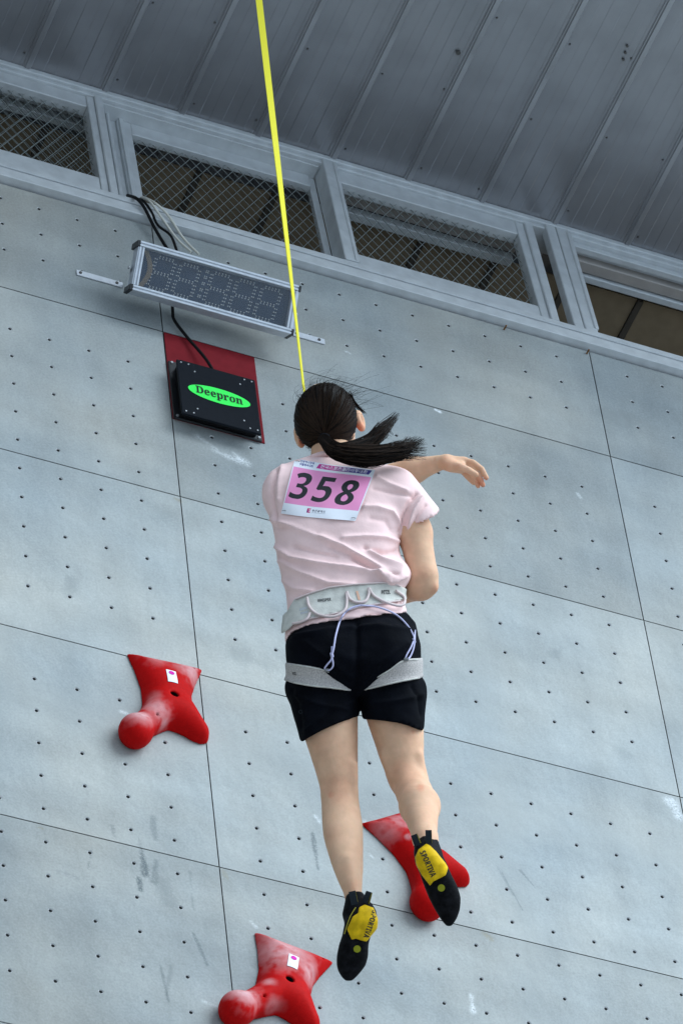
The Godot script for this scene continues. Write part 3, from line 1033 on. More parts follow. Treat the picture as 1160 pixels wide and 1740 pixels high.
func relax(n: Net, times: int) -> void:
	# evens out the grid's steps
	for k in times:
		var sum := PackedVector3Array()
		sum.resize(n.verts.size())
		var cnt := PackedFloat32Array()
		cnt.resize(n.verts.size())
		for t in range(0, n.tris.size(), 3):
			var a := n.tris[t]
			var b := n.tris[t + 1]
			var c := n.tris[t + 2]
			var m := n.verts[a] + n.verts[b] + n.verts[c]
			sum[a] += m
			sum[b] += m
			sum[c] += m
			cnt[a] += 3.0
			cnt[b] += 3.0
			cnt[c] += 3.0
		for i in n.verts.size():
			n.verts[i] = n.verts[i].lerp(sum[i] / maxf(cnt[i], 1.0), 0.7)

func net_mesh(n: Net, colors := PackedColorArray()) -> ArrayMesh:
	var arr := []
	arr.resize(Mesh.ARRAY_MAX)
	arr[Mesh.ARRAY_VERTEX] = n.verts
	arr[Mesh.ARRAY_NORMAL] = net_normals(n)
	arr[Mesh.ARRAY_INDEX] = n.tris
	if colors.size() > 0:
		arr[Mesh.ARRAY_COLOR] = colors
	var m := ArrayMesh.new()
	m.add_surface_from_arrays(Mesh.PRIMITIVE_TRIANGLES, arr)
	return m

func line_dist(p: Vector2, line: Array) -> float:
	var d := 1e9
	for i in line.size() - 1:
		d = minf(d, p.distance_to(Geometry2D.get_closest_point_to_segment(p, line[i], line[i + 1])))
	return d

func poly_dist(p: Vector2, poly: PackedVector2Array) -> float:
	# signed distance to a closed outline, negative inside
	var d := 1e9
	var inside := false
	var j := poly.size() - 1
	for i in poly.size():
		var a := poly[i]
		var b := poly[j]
		var e := b - a
		var w := p - a
		d = minf(d, (w - e * clampf(w.dot(e) / e.length_squared(), 0.0, 1.0)).length_squared())
		if (a.y > p.y) != (b.y > p.y) and p.x < e.x * (p.y - a.y) / e.y + a.x:
			inside = not inside
		j = i
	return -sqrt(d) if inside else sqrt(d)

func level(x: float, line: Array) -> float:
	# height of a left-to-right line at x
	if x <= line[0].x:
		return line[0].y
	for i in line.size() - 1:
		if x <= line[i + 1].x:
			return lerpf(line[i].y, line[i + 1].y, (x - line[i].x) / (line[i + 1].x - line[i].x))
	return line[-1].y

# ---------------------------------------------------------------- climbing holds
var hold_poly := PackedVector2Array()

func f_hold(p: Vector3) -> float:
	# plate: outline that leans in with height, its face sloping down towards the upper corners
	var q := Vector2(p.x, p.y)
	var d2 := poly_dist(q, hold_poly)
	var face: float = 0.058 - 0.17 * maxf(0.0, p.y - 0.06) - 0.10 * maxf(0.0, p.x - 0.06)
	face = maxf(face, 0.020)
	var d := smax(d2 * 0.85 + p.z * 0.42, p.z - face, 0.045)
	d = smin(d, ellipsoid(p, Vector3(-0.118, -0.164, 0.036), Vector3(0.046, 0.052, 0.046)), 0.028)
	d = smin(d, cone(p, Vector3(-0.10, -0.14, 0.024), Vector3(-0.02, -0.02, 0.024), 0.036, 0.036), 0.03)
	d = smin(d, cone(p, Vector3(0.03, -0.03, 0.012), Vector3(0.078, -0.070, 0.004), 0.046, 0.034), 0.03)
	# bolt holes
	d = smax(d, -cone(p, Vector3(0.0, 0.0, 0.02), Vector3(0, 0, 0.2), 0.0125, 0.0125), 0.004)
	for c in [Vector2(-0.062, 0.160), Vector2(0.085, 0.170), Vector2(-0.058, -0.098)]:
		d = smax(d, -cone(p, Vector3(c.x, c.y, 0.005), Vector3(c.x, c.y, 0.2), 0.0042, 0.0042), 0.003)
	return maxf(d, -p.z)

func build_holds() -> void:
	for v in [Vector2(-0.110, 0.184), Vector2(-0.05, 0.186), Vector2(0.06, 0.194), Vector2(0.124, 0.200), Vector2(0.126, 0.193), Vector2(0.096, 0.120), Vector2(0.082, 0.075), Vector2(0.080, 0.02), Vector2(0.096, -0.03), Vector2(0.112, -0.070), Vector2(0.110, -0.100), Vector2(0.094, -0.106), Vector2(0.05, -0.088), Vector2(0.0, -0.088), Vector2(-0.05, -0.12), Vector2(-0.105, -0.13), Vector2(-0.085, -0.08), Vector2(-0.074, -0.02), Vector2(-0.075, 0.05), Vector2(-0.090, 0.12)]:
		hold_poly.append(v)
	var n := net(f_hold, Vector3(-0.18, -0.25, -0.006), Vector3(0.15, 0.215, 0.12), 0.0045)
	var noise := FastNoiseLite.new()
	noise.frequency = 22.0
	noise.fractal_octaves = 5
	noise.seed = 4
	# chalk where hands have rubbed it in: [centre, radius, strength]
	var rubs := [
		[[Vector3(0.07, 0.15, 0.03), 0.055, 0.7], [Vector3(-0.03, 0.155, 0.03), 0.04, 0.35], [Vector3(-0.118, -0.128, 0.075), 0.045, 0.9], [Vector3(-0.055, -0.075, 0.05), 0.045, 0.65], [Vector3(-0.02, -0.105, 0.04), 0.03, 0.6], [Vector3(-0.06, -0.02, 0.05), 0.03, 0.3]],
		[[Vector3(-0.02, 0.12, 0.04), 0.085, 0.75], [Vector3(-0.085, 0.10, 0.04), 0.05, 0.6], [Vector3(0.06, 0.08, 0.05), 0.05, 0.75], [Vector3(-0.118, -0.130, 0.08), 0.055, 0.9], [Vector3(-0.055, -0.04, 0.06), 0.02, 0.5], [Vector3(-0.02, -0.10, 0.04), 0.03, 0.4]],
		[[Vector3(0.0, 0.135, 0.04), 0.05, 0.55], [Vector3(0.09, 0.12, 0.03), 0.06, 0.7], [Vector3(-0.07, 0.12, 0.03), 0.05, 0.35], [Vector3(-0.03, 0.07, 0.05), 0.012, 0.6]]]
	# places: centre on the wall and turn about the wall's normal
	var spots := [[Vector2(-0.112, -1.677), 0.0], [Vector2(0.140, -2.672), -14.0], [Vector2(0.617, -2.048), 29.5]]
	var labels := ["red star-shaped hold at a panel corner, chalk on its round bulb", "red star-shaped hold with heavy white chalk over its upper half", "red star-shaped hold behind the climber's shoe, tilted and lightly chalked"]
	var nn := net_normals(n)
	for i in 3:
		var cols := PackedColorArray()
		for v in n.verts.size():
			var p := n.verts[v]
			var g: float = noise.get_noise_3dv(p + Vector3(i, 0, 0) * 3.0)
			var k := 0.0
			for r in rubs[i]:
				k = maxf(k, r[2] * smoothstep(1.35, 0.25, p.distance_to(r[0]) / r[1] + g * 0.7))
			k = clampf(k * clampf(0.85 + g * 0.9, 0.0, 1.0), 0.0, 1.0) * 0.62
			var red := Color(0.46, 0.006, 0.007)
			cols.append(red.lerp(Color(0.78, 0.66, 0.66), k))
		var s: Array = spots[i]
		var o := base("climbing_hold", wall.transform * Vector3(s[0].x, s[0].y, 0.0005), wall.basis * Basis(Vector3.BACK, deg_to_rad(s[1])).scaled(Vector3.ONE * (0.95 if i == 2 else 1.0)))
		tag(o, labels[i], "climbing hold", "red holds on the wall")
		put("body", net_mesh(n, cols), M.hold, o)
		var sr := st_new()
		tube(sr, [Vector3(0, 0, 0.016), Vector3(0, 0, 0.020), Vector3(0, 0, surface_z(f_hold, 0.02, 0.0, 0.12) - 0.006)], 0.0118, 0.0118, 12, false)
		put("recess_shade_lining", mesh_of(sr), M.hole, o)  # near-black lining added to paint the shade inside the bolt hole
		if i < 2:
			var st := st_new()
			var w := 0.0145
			for gy in 4:
				for gx in 3:
					var q := []
					for c in [Vector2(gx, gy + 1), Vector2(gx + 1, gy + 1), Vector2(gx + 1, gy), Vector2(gx, gy)]:
						var x: float = -w + c.x * w * 2.0 / 3.0
						var y: float = 0.048 + c.y * 0.0135
						q.append(Vector3(x, y, surface_z(f_hold, x, y, 0.12) + 0.0012))
					quad(st, q[0], q[1], q[2], q[3])
			var sk := put("sticker", mesh_of(st), M.sticker, o)
			st = st_new()
			for q in 16:
				for a in [-1.0, q + 1.0, q]:
					var x: float = 0.0 if a < 0.0 else cos(TAU * a / 16) * 0.0085
					var y: float = 0.089 + (0.0 if a < 0.0 else sin(TAU * a / 16) * 0.0085)
					st.add_vertex(Vector3(x, y, surface_z(f_hold, x, y, 0.12) + 0.0022))
			put("round_mark", mesh_of(st), M.magenta, sk)

func surface_z(field: Callable, x: float, y: float, z0: float) -> float:
	# first surface met when coming from +z
	var z := z0
	for i in 90:
		var d: float = field.call(Vector3(x, y, z))
		if d < 0.0004:
			break
		z -= minf(d, 0.03) * 0.75
	return z

# ---------------------------------------------------------------- the climber
# Figure coordinates: x across the back, y along the body towards the head, z out of the back.
var t_torso: Tab
var t_lthigh: Tab
var t_rthigh: Tab
var t_pelvis: Tab
var t_lshort: Tab
var t_rshort: Tab
var t_lshoe: Tab
var t_rshoe: Tab

func make_tables() -> void:
	t_torso = Tab.new([[0.4604, -0.0479, 0.0546, -0.2665, 0.0500], [0.4451, -0.0448, 0.1060, -0.2534, 0.0700], [0.4207, -0.0493, 0.1466, -0.2303, 0.0850], [0.3797, -0.0410, 0.1743, -0.2082, 0.1000], [0.3269, -0.0402, 0.1762, -0.1797, 0.1080], [0.2818, -0.0402, 0.1668, -0.1552, 0.1080], [0.2368, -0.0402, 0.1575, -0.1307, 0.1040], [0.1920, -0.0357, 0.1572, -0.1062, 0.1000], [0.1549, -0.0245, 0.1592, -0.0857, 0.1000], [0.1326, -0.0237, 0.1538, -0.0735, 0.0980], [0.1030, -0.0237, 0.1462, -0.0572, 0.0960], [0.0588, -0.0148, 0.1518, -0.0287, 0.1070], [0.0222, -0.0082, 0.1626, -0.0022, 0.1180], [-0.0434, -0.0045, 0.1687, 0.0405, 0.1260]], 2.4)
	t_pelvis = Tab.new([[0.0764, -0.0044, 0.1534, -0.0425, 0.0920], [0.0294, -0.0029, 0.1605, -0.0123, 0.1040], [-0.0143, -0.0015, 0.1675, 0.0202, 0.1150], [-0.0507, -0.0001, 0.1657, 0.0436, 0.1180], [-0.0800, 0.0028, 0.1627, 0.0529, 0.1120], [-0.1242, 0.0080, 0.1485, 0.0594, 0.0850], [-0.1463, 0.0146, 0.1182, 0.0617, 0.0600]], 2.3)
	t_lshort = Tab.new([[-0.0216, -0.0756, 0.0845, 0.0242, 0.0950], [-0.0654, -0.0748, 0.0851, 0.0487, 0.0920], [-0.0992, -0.0748, 0.0850, 0.0555, 0.0860], [-0.1167, -0.0785, 0.0901, 0.0603, 0.0900], [-0.1531, -0.0747, 0.0878, 0.0777, 0.0900], [-0.1965, -0.0680, 0.0825, 0.0982, 0.0880], [-0.2687, -0.0576, 0.0735, 0.1311, 0.0860]], 2.2)
	t_rshort = Tab.new([[-0.0216, 0.0844, 0.0756, 0.0242, 0.0950], [-0.0654, 0.0864, 0.0777, 0.0487, 0.0920], [-0.0992, 0.0886, 0.0769, 0.0555, 0.0860], [-0.1167, 0.0952, 0.0805, 0.0603, 0.0900], [-0.1531, 0.0994, 0.0834, 0.0777, 0.0900], [-0.1965, 0.1000, 0.0796, 0.0982, 0.0880], [-0.2615, 0.1019, 0.0728, 0.1270, 0.0860]], 2.2)
	t_lthigh = Tab.new([[-0.0439, -0.0697, 0.0785, 0.0245, 0.0850], [-0.1459, -0.0666, 0.0783, 0.0717, 0.0820], [-0.1981, -0.0629, 0.0744, 0.0961, 0.0780], [-0.2328, -0.0584, 0.0699, 0.1107, 0.0750], [-0.3051, -0.0466, 0.0580, 0.1365, 0.0660], [-0.3629, -0.0378, 0.0491, 0.1542, 0.0570], [-0.3914, -0.0348, 0.0461, 0.1705, 0.0540], [-0.4262, -0.0312, 0.0482, 0.2009, 0.0560], [-0.4604, -0.0275, 0.0503, 0.2393, 0.0600], [-0.4946, -0.0246, 0.0487, 0.2737, 0.0580], [-0.5284, -0.0196, 0.0435, 0.3102, 0.0520], [-0.5622, -0.0138, 0.0376, 0.3446, 0.0440], [-0.5963, -0.0074, 0.0295, 0.3730, 0.0350], [-0.6235, -0.0016, 0.0223, 0.3933, 0.0290], [-0.6584, 0.0034, 0.0216, 0.4077, 0.0260], [-0.6796, 0.0062, 0.0187, 0.4120, 0.0220]])
	t_rthigh = Tab.new([[-0.0439, 0.0903, 0.0756, 0.0245, 0.0850], [-0.1459, 0.0958, 0.0783, 0.0717, 0.0820], [-0.2069, 0.1037, 0.0715, 0.0960, 0.0760], [-0.2622, 0.1138, 0.0626, 0.1120, 0.0700], [-0.3058, 0.1210, 0.0551, 0.1235, 0.0640], [-0.3492, 0.1312, 0.0477, 0.1360, 0.0560], [-0.3783, 0.1406, 0.0411, 0.1423, 0.0480], [-0.3956, 0.1435, 0.0294, 0.1471, 0.0300]])
	t_lshoe = Tab.new([[-0.6330, 0.0249, 0.0086, 0.4209, 0.0120], [-0.6435, 0.0248, 0.0201, 0.4324, 0.0240], [-0.6572, 0.0219, 0.0315, 0.4406, 0.0330], [-0.6764, 0.0190, 0.0387, 0.4520, 0.0370], [-0.6975, 0.0161, 0.0401, 0.4562, 0.0370], [-0.7188, 0.0068, 0.0351, 0.4585, 0.0340], [-0.7403, 0.0004, 0.0358, 0.4587, 0.0310], [-0.7685, -0.0032, 0.0379, 0.4631, 0.0280], [-0.7896, -0.0061, 0.0350, 0.4673, 0.0270], [-0.8035, -0.0093, 0.0282, 0.4715, 0.0250], [-0.8146, -0.0111, 0.0200, 0.4750, 0.0220], [-0.8216, -0.0118, 0.0136, 0.4771, 0.0180], [-0.8257, -0.0118, 0.0079, 0.4786, 0.0130]], 2.3)
	t_rshoe = Tab.new([[-0.4770, 0.1725, 0.0050, 0.4793, 0.0120], [-0.4877, 0.1716, 0.0186, 0.4908, 0.0240], [-0.5011, 0.1742, 0.0271, 0.5040, 0.0320], [-0.5175, 0.1798, 0.0342, 0.5138, 0.0360], [-0.5370, 0.1861, 0.0377, 0.5202, 0.0360], [-0.5641, 0.1975, 0.0377, 0.5207, 0.0330], [-0.5927, 0.2096, 0.0399, 0.5191, 0.0310], [-0.6211, 0.2196, 0.0385, 0.5194, 0.0290], [-0.6494, 0.2259, 0.0306, 0.5217, 0.0260], [-0.6706, 0.2287, 0.0206, 0.5240, 0.0230], [-0.6818, 0.2294, 0.0128, 0.5265, 0.0190], [-0.6887, 0.2300, 0.0064, 0.5286, 0.0130]], 2.3)

func f_legs(p: Vector3) -> float:
	var d := t_lthigh.dist(p)
	var r := t_rthigh.dist(p)
	r = smin(r, cone(p, Vector3(0.1363, -0.3521, 0.1376), Vector3(0.1634, -0.4142, 0.2818), 0.045, 0.0475), 0.022)
	r = smin(r, cone(p, Vector3(0.1634, -0.4142, 0.2818), Vector3(0.1738, -0.4834, 0.4467), 0.0475, 0.029), 0.02)
	r = smin(r, cone(p, Vector3(0.1738, -0.4834, 0.4467), Vector3(0.1799, -0.5223, 0.5062), 0.027, 0.028), 0.02)
	# two heads of the calf muscle, hamstring cords beside the hollow of the knee
	d = smin(d, cone(p, Vector3(-0.0751, -0.3177, 0.1797), Vector3(-0.0706, -0.3930, 0.1941), 0.011, 0.008), 0.014)
	d = smin(d, cone(p, Vector3(0.0010, -0.3176, 0.1817), Vector3(0.0039, -0.3929, 0.1961), 0.011, 0.008), 0.014)
	d = smin(d, cone(p, Vector3(-0.0124, -0.5393, 0.3623), Vector3(0.0033, -0.6326, 0.4259), 0.010, 0.0075), 0.016)
	r = smin(r, cone(p, Vector3(0.0759, -0.2968, 0.1574), Vector3(0.1050, -0.3619, 0.1742), 0.012, 0.008), 0.014)
	r = smin(r, cone(p, Vector3(0.1639, -0.2968, 0.1574), Vector3(0.1724, -0.3590, 0.1725), 0.012, 0.008), 0.014)
	d = minf(d, r)
	return d

func f_upper(p: Vector3) -> float:
	# trunk inside the shirt, neck, both arms
	var d := t_torso.dist(p) + 0.024
	d = smin(d, cone(p, Vector3(-0.0570, 0.4179, -0.2587), Vector3(-0.0601, 0.5020, -0.3136), 0.052, 0.048), 0.03)
	# right arm: down from the sleeve, forearm folded to the front
	var a := cone(p, Vector3(0.1271, 0.3450, -0.1995), Vector3(0.1565, 0.2593, -0.1429), 0.050, 0.0425)
	a = smin(a, cone(p, Vector3(0.1565, 0.2593, -0.1429), Vector3(0.1781, 0.1503, -0.0883), 0.0425, 0.037), 0.02)
	a = smin(a, cone(p, Vector3(0.1781, 0.1474, -0.0867), Vector3(0.1736, 0.1234, -0.0886), 0.035, 0.035), 0.015)
	a = smin(a, ellipsoid(p, Vector3(0.2017, 0.1207, -0.0710), Vector3(0.016, 0.014, 0.018)), 0.014)
	a = smin(a, cone(p, Vector3(0.1707, 0.1249, -0.0894), Vector3(0.1029, 0.1039, -0.1888), 0.036, 0.034), 0.016)
	a = smin(a, cone(p, Vector3(0.1029, 0.1039, -0.1888), Vector3(0.0157, 0.0967, -0.2555), 0.034, 0.024), 0.02)
	d = smin(d, a, 0.015)
	# left arm: across the chest, forearm coming out beyond the right shoulder
	var b := cone(p, Vector3(-0.1837, 0.3601, -0.2176), Vector3(-0.0604, 0.3732, -0.4242), 0.048, 0.040)
	b = smin(b, cone(p, Vector3(-0.0604, 0.3732, -0.4242), Vector3(0.0630, 0.3921, -0.5140), 0.04, 0.037), 0.02)
	b = smin(b, cone(p, Vector3(0.0630, 0.3921, -0.5140), Vector3(0.1552, 0.4197, -0.4787), 0.036, 0.034), 0.02)
	b = smin(b, cone(p, Vector3(0.1552, 0.4197, -0.4787), Vector3(0.2345, 0.4424, -0.4409), 0.034, 0.0195), 0.02)
	return smin(d, b, 0.012)

func f_hand(p: Vector3) -> float:
	var d := cone(p, Vector3(0.2192, 0.4409, -0.4451), Vector3(0.2421, 0.4423, -0.4359), 0.0200, 0.0185)
	# palm: broad across, thin from back to palm
	d = smin(d, cone(p, Vector3(0.2467, 0.4439, -0.4367), Vector3(0.2897, 0.4439, -0.4367), 0.0165, 0.0120), 0.012)
	d = smin(d, cone(p, Vector3(0.2434, 0.4361, -0.4246), Vector3(0.2816, 0.4314, -0.4172), 0.0150, 0.0125), 0.012)
	d = smin(d, cone(p, Vector3(0.2539, 0.4298, -0.4124), Vector3(0.2831, 0.4222, -0.4153), 0.0140, 0.0110), 0.010)
	# four fingers, rooted in the palm, bent at two knuckles
	d = smin(d, chain(p, Vector3(0.2867, 0.4470, -0.4384), Vector3(0.3125, 0.4407, -0.4251), Vector3(0.3351, 0.4237, -0.4111), Vector3(0.3471, 0.4007, -0.4039), 0.0090, 0.0066), 0.004)
	d = smin(d, chain(p, Vector3(0.2883, 0.4408, -0.4401), Vector3(0.3094, 0.4269, -0.4247), Vector3(0.3274, 0.4053, -0.4113), Vector3(0.3380, 0.3823, -0.4051), 0.0090, 0.0066), 0.003)
	d = smin(d, chain(p, Vector3(0.2852, 0.4332, -0.4410), Vector3(0.3018, 0.4162, -0.4290), Vector3(0.3169, 0.3962, -0.4184), Vector3(0.3260, 0.3793, -0.4154), 0.0086, 0.0064), 0.003)
	d = smin(d, chain(p, Vector3(0.2791, 0.4255, -0.4419), Vector3(0.2928, 0.4101, -0.4358), Vector3(0.3034, 0.3978, -0.4322), Vector3(0.3142, 0.3870, -0.4315), 0.0080, 0.0058), 0.003)
	# thumb leaves the side of the palm near its base and lies towards the fingers
	d = smin(d, chain(p, Vector3(0.2585, 0.4329, -0.4140), Vector3(0.2810, 0.4281, -0.3936), Vector3(0.3007, 0.4204, -0.3855), Vector3(0.3190, 0.4097, -0.3838), 0.0118, 0.0076), 0.010)
	return d

func chain(p: Vector3, a: Vector3, b: Vector3, c: Vector3, e: Vector3, ra: float, rb: float) -> float:
	var d := cone(p, a, b, ra, lerpf(ra, rb, 0.4))
	d = minf(d, cone(p, b, c, lerpf(ra, rb, 0.3), lerpf(ra, rb, 0.7)))
	return minf(d, cone(p, c, e, lerpf(ra, rb, 0.7), rb))

func f_far_hand(p: Vector3) -> float:
	# the right hand, half closed at the tie-in point in front of the waist
	var d := cone(p, Vector3(0.0278, 0.0969, -0.2455), Vector3(-0.0054, 0.0965, -0.2705), 0.024, 0.026)
	for k in 4:
		var o := Vector3(0, 0.028 - 0.018 * k, 0.004 * k)
		d = smin(d, chain(p, Vector3(-0.0145, 0.0936, -0.2639) + o, Vector3(-0.0449, 0.0933, -0.2789) + o, Vector3(-0.0509, 0.0938, -0.2489) + o, Vector3(-0.0297, 0.0940, -0.2389) + o, 0.0098, 0.0075), 0.005)
	return smin(d, chain(p, Vector3(0.0067, 0.1148, -0.2653), Vector3(-0.0115, 0.1300, -0.2585), Vector3(-0.0267, 0.1332, -0.2501), Vector3(-0.0418, 0.1302, -0.2455), 0.0115, 0.008), 0.008)

func f_head(p: Vector3) -> float:
	# skull, jaw, face and ears; the head is rolled a little towards its left side
	var c := Vector3(-0.0663, 0.5482, -0.3431)
	var r := Basis(Vector3.BACK, deg_to_rad(15.0))
	var q := r.inverse() * (p - c)
	var d := ellipsoid(q, Vector3(0, 0.012, -0.005), Vector3(0.074, 0.088, 0.092))
	d = smin(d, ellipsoid(q, Vector3(0, -0.055, -0.045), Vector3(0.056, 0.062, 0.055)), 0.03)
	# nose, brow, lips, sockets
	d = smin(d, cone(q, Vector3(0, -0.005, -0.098), Vector3(0, -0.036, -0.114), 0.006, 0.011), 0.012)
	d = smin(d, cone(q, Vector3(-0.03, 0.012, -0.086), Vector3(0.03, 0.012, -0.086), 0.008, 0.008), 0.015)
	for s in [-1.0, 1.0]:
		d = smax(d, -ellipsoid(q, Vector3(s * 0.031, -0.004, -0.101), Vector3(0.015, 0.009, 0.010)), 0.010)
		d = smin(d, ellipsoid(q, Vector3(s * 0.031, -0.004, -0.084), Vector3(0.012, 0.010, 0.011)), 0.003)
		d = smin(d, cone(q, Vector3(0, -0.064 - 0.004 * s, -0.096), Vector3(0.016, -0.063 - 0.004 * s, -0.09), 0.005, 0.004), 0.006)
		d = smin(d, cone(q, Vector3(0, -0.064 - 0.004 * s, -0.096), Vector3(-0.016, -0.063 - 0.004 * s, -0.09), 0.005, 0.004), 0.006)
		# ear: a leaning shell with a rim
		var e := Vector3(s * 0.081, -0.022, 0.000)
		var qe := Basis(Vector3.UP, s * 0.5) * (q - e)
		var shell := ellipsoid(qe, Vector3.ZERO, Vector3(0.0125, 0.030, 0.019))
		shell = smax(shell, -ellipsoid(qe, Vector3(s * 0.013, 0.002, -0.002), Vector3(0.010, 0.019, 0.011)), 0.004)
		d = smin(d, shell, 0.006)
	return d

func skin_color(p: Vector3, noise: FastNoiseLite) -> Color:
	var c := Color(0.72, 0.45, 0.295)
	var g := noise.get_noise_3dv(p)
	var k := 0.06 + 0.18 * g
	# ears and fingertips are ruddier than the limbs; backlit glow painted into the ears
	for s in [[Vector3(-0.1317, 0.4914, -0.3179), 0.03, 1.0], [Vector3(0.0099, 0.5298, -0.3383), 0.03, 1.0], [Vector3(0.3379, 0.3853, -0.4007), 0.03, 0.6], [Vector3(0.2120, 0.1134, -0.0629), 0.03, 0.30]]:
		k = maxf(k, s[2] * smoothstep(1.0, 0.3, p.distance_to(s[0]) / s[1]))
	# faint marks and the flushed hollows of the knees
	for s in [[Vector3(-0.0560, -0.3900, 0.2213), 0.010, 0.5], [Vector3(0.1488, -0.2355, 0.1839), 0.010, 0.5], [Vector3(0.1646, -0.3674, 0.2082), 0.012, 0.45], [Vector3(-0.0341, -0.3744, 0.2123), 0.05, 0.22], [Vector3(0.1311, -0.3432, 0.1944), 0.045, 0.22], [Vector3(-0.0010, -0.6021, 0.4495), 0.02, 0.25], [Vector3(-0.0881, -0.2721, 0.2152), 0.03, 0.18], [Vector3(0.1791, 0.1552, -0.0557), 0.03, 0.2], [Vector3(0.2462, 0.4405, -0.4101), 0.03, 0.2]]:
		var e: float = Vector2(p.x - s[0].x, p.y - s[0].y).length() / s[1]
		k = maxf(k, s[2] * smoothstep(1.2, 0.2, e + g * 0.5))
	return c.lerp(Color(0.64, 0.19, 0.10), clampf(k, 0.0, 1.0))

func f_shirt0(p: Vector3) -> float:
	# cloth before hems are cut
	var d := t_torso.dist(p)
	# shoulder yoke and right sleeve
	var s := cone(p, Vector3(0.1030, 0.3601, -0.1976), Vector3(0.1702, 0.2908, -0.1561), 0.068, 0.0575)
	d = smin(d, s, 0.035)
	var l := cone(p, Vector3(-0.1655, 0.3601, -0.2076), Vector3(-0.1730, 0.3545, -0.3444), 0.058, 0.056)
	d = smin(d, l, 0.04)
	# cloth that billows over the belt on the right
	d = smin(d, ellipsoid(p, Vector3(0.0986, 0.1552, -0.0607), Vector3(0.040, 0.030, 0.075)), 0.03)
	return d

var short_hem_left := smooth_line([Vector2(-0.1397, -0.2692), Vector2(-0.1295, -0.2635), Vector2(-0.0958, -0.2405), Vector2(-0.0591, -0.2233), Vector2(-0.0223, -0.2090), Vector2(0.0174, -0.1989)], 4)
var short_hem_right := smooth_line([Vector2(0.0174, -0.2090), Vector2(0.0409, -0.2061), Vector2(0.0806, -0.2090), Vector2(0.1247, -0.2162), Vector2(0.1789, -0.2391)], 4)
var loop_left_top := smooth_line([Vector2(-0.1629, -0.0657), Vector2(-0.1481, -0.0672), Vector2(-0.1037, -0.0730), Vector2(-0.0667, -0.0817), Vector2(-0.0297, -0.1021), Vector2(-0.0002, -0.1267), Vector2(0.0146, -0.1311)], 4)
var loop_left_low := smooth_line([Vector2(-0.1627, -0.1122), Vector2(-0.1479, -0.1166), Vector2(-0.1035, -0.1238), Vector2(-0.0592, -0.1282), Vector2(-0.0002, -0.1369), Vector2(0.0146, -0.1397)], 4)
var loop_right_top := smooth_line([Vector2(0.0057, -0.1369), Vector2(0.0176, -0.1282), Vector2(0.0516, -0.1021), Vector2(0.0887, -0.0803), Vector2(0.1243, -0.0570), Vector2(0.1658, -0.0541), Vector2(0.1777, -0.0555)], 4)
var loop_right_low := smooth_line([Vector2(0.0057, -0.1397), Vector2(0.0293, -0.1340), Vector2(0.0737, -0.1224), Vector2(0.1210, -0.1122), Vector2(0.1669, -0.1050), Vector2(0.1772, -0.1021)], 4)
var hem_line := [Vector2(-0.1928, -0.0263), Vector2(-0.1721, -0.0205), Vector2(-0.1560, 0.0088), Vector2(-0.1189, 0.0264), Vector2(-0.0594, 0.0382), Vector2(0.0298, 0.0484), Vector2(0.1340, 0.0573), Vector2(0.1547, 0.0323), Vector2(0.1665, 0.0205)]
var sleeve_cut_n := Vector3.ZERO
var sleeve_cut_o := Vector3.ZERO

func f_shirt(p: Vector3) -> float:
	var d := t_torso.dist(p)
	# right sleeve, its hem square to the arm and hollow inside
	if p.x > 0.0 and p.y > 0.15:
		var s := cone(p, Vector3(0.1030, 0.3601, -0.1976), Vector3(0.1702, 0.2908, -0.1561), 0.068, 0.0575)
		s = smax(s, (p - sleeve_cut_o).dot(sleeve_cut_n), 0.008)
		d = smin(d, s, 0.030)
		d = smax(d, -maxf(cone(p, Vector3(0.1568, 0.3028, -0.1646), Vector3(0.1924, 0.2518, -0.1348), 0.042, 0.046), -(p - sleeve_cut_o).dot(sleeve_cut_n) - 0.022), 0.006)
	d = smin(d, cone(p, Vector3(-0.1655, 0.3601, -0.2076), Vector3(-0.1730, 0.3545, -0.3444), 0.058, 0.056), 0.04)
	d = smin(d, ellipsoid(p, Vector3(0.0986, 0.1552, -0.0607), Vector3(0.040, 0.030, 0.075)), 0.03)
	d = maxf(d, level(p.x, hem_line) - p.y)
	# left sleeve ends in front of the shoulder
	if p.x < -0.06 and p.y > 0.2:
		d = maxf(d, Vector3(-0.1818, 0.3544, -0.3144).z - p.z)
	# neckline
	d = smax(d, -cone(p, Vector3(-0.0555, 0.4605, -0.2815), Vector3(-0.0663, 0.5175, -0.3317), 0.053, 0.060), 0.006)
	return d

func f_shorts(p: Vector3) -> float:
	var d := t_pelvis.dist(p)
	var l := t_lshort.dist(p)
	var r := t_rshort.dist(p)
	l = maxf(l, level(p.x, short_hem_left) - p.y - maxf(0.0, -0.02 - p.z) * 0.10)
	r = maxf(r, level(p.x, short_hem_right) - p.y - maxf(0.0, -0.02 - p.z) * 0.10)
	d = smin(d, minf(l, r), 0.018)
	# buttocks
	d = smin(d, ellipsoid(p, Vector3(-0.0740, -0.0339, 0.0646), Vector3(0.072, 0.070, 0.082)), 0.035)
	d = smin(d, ellipsoid(p, Vector3(0.0737, -0.0310, 0.0630), Vector3(0.072, 0.070, 0.082)), 0.035)
	# cloth bunched up by the leg loops
	d = smin(d, cone(p, Vector3(-0.1478, -0.1340, 0.0751), Vector3(-0.0297, -0.1554, 0.1332), 0.016, 0.016), 0.03)
	d = smin(d, cone(p, Vector3(0.0585, -0.1525, 0.1316), Vector3(0.1593, -0.1311, 0.0735), 0.016, 0.016), 0.03)
	# tucked under the shirt tail
	d = maxf(d, p.y - level(p.x, hem_line) - 0.002)
	return d

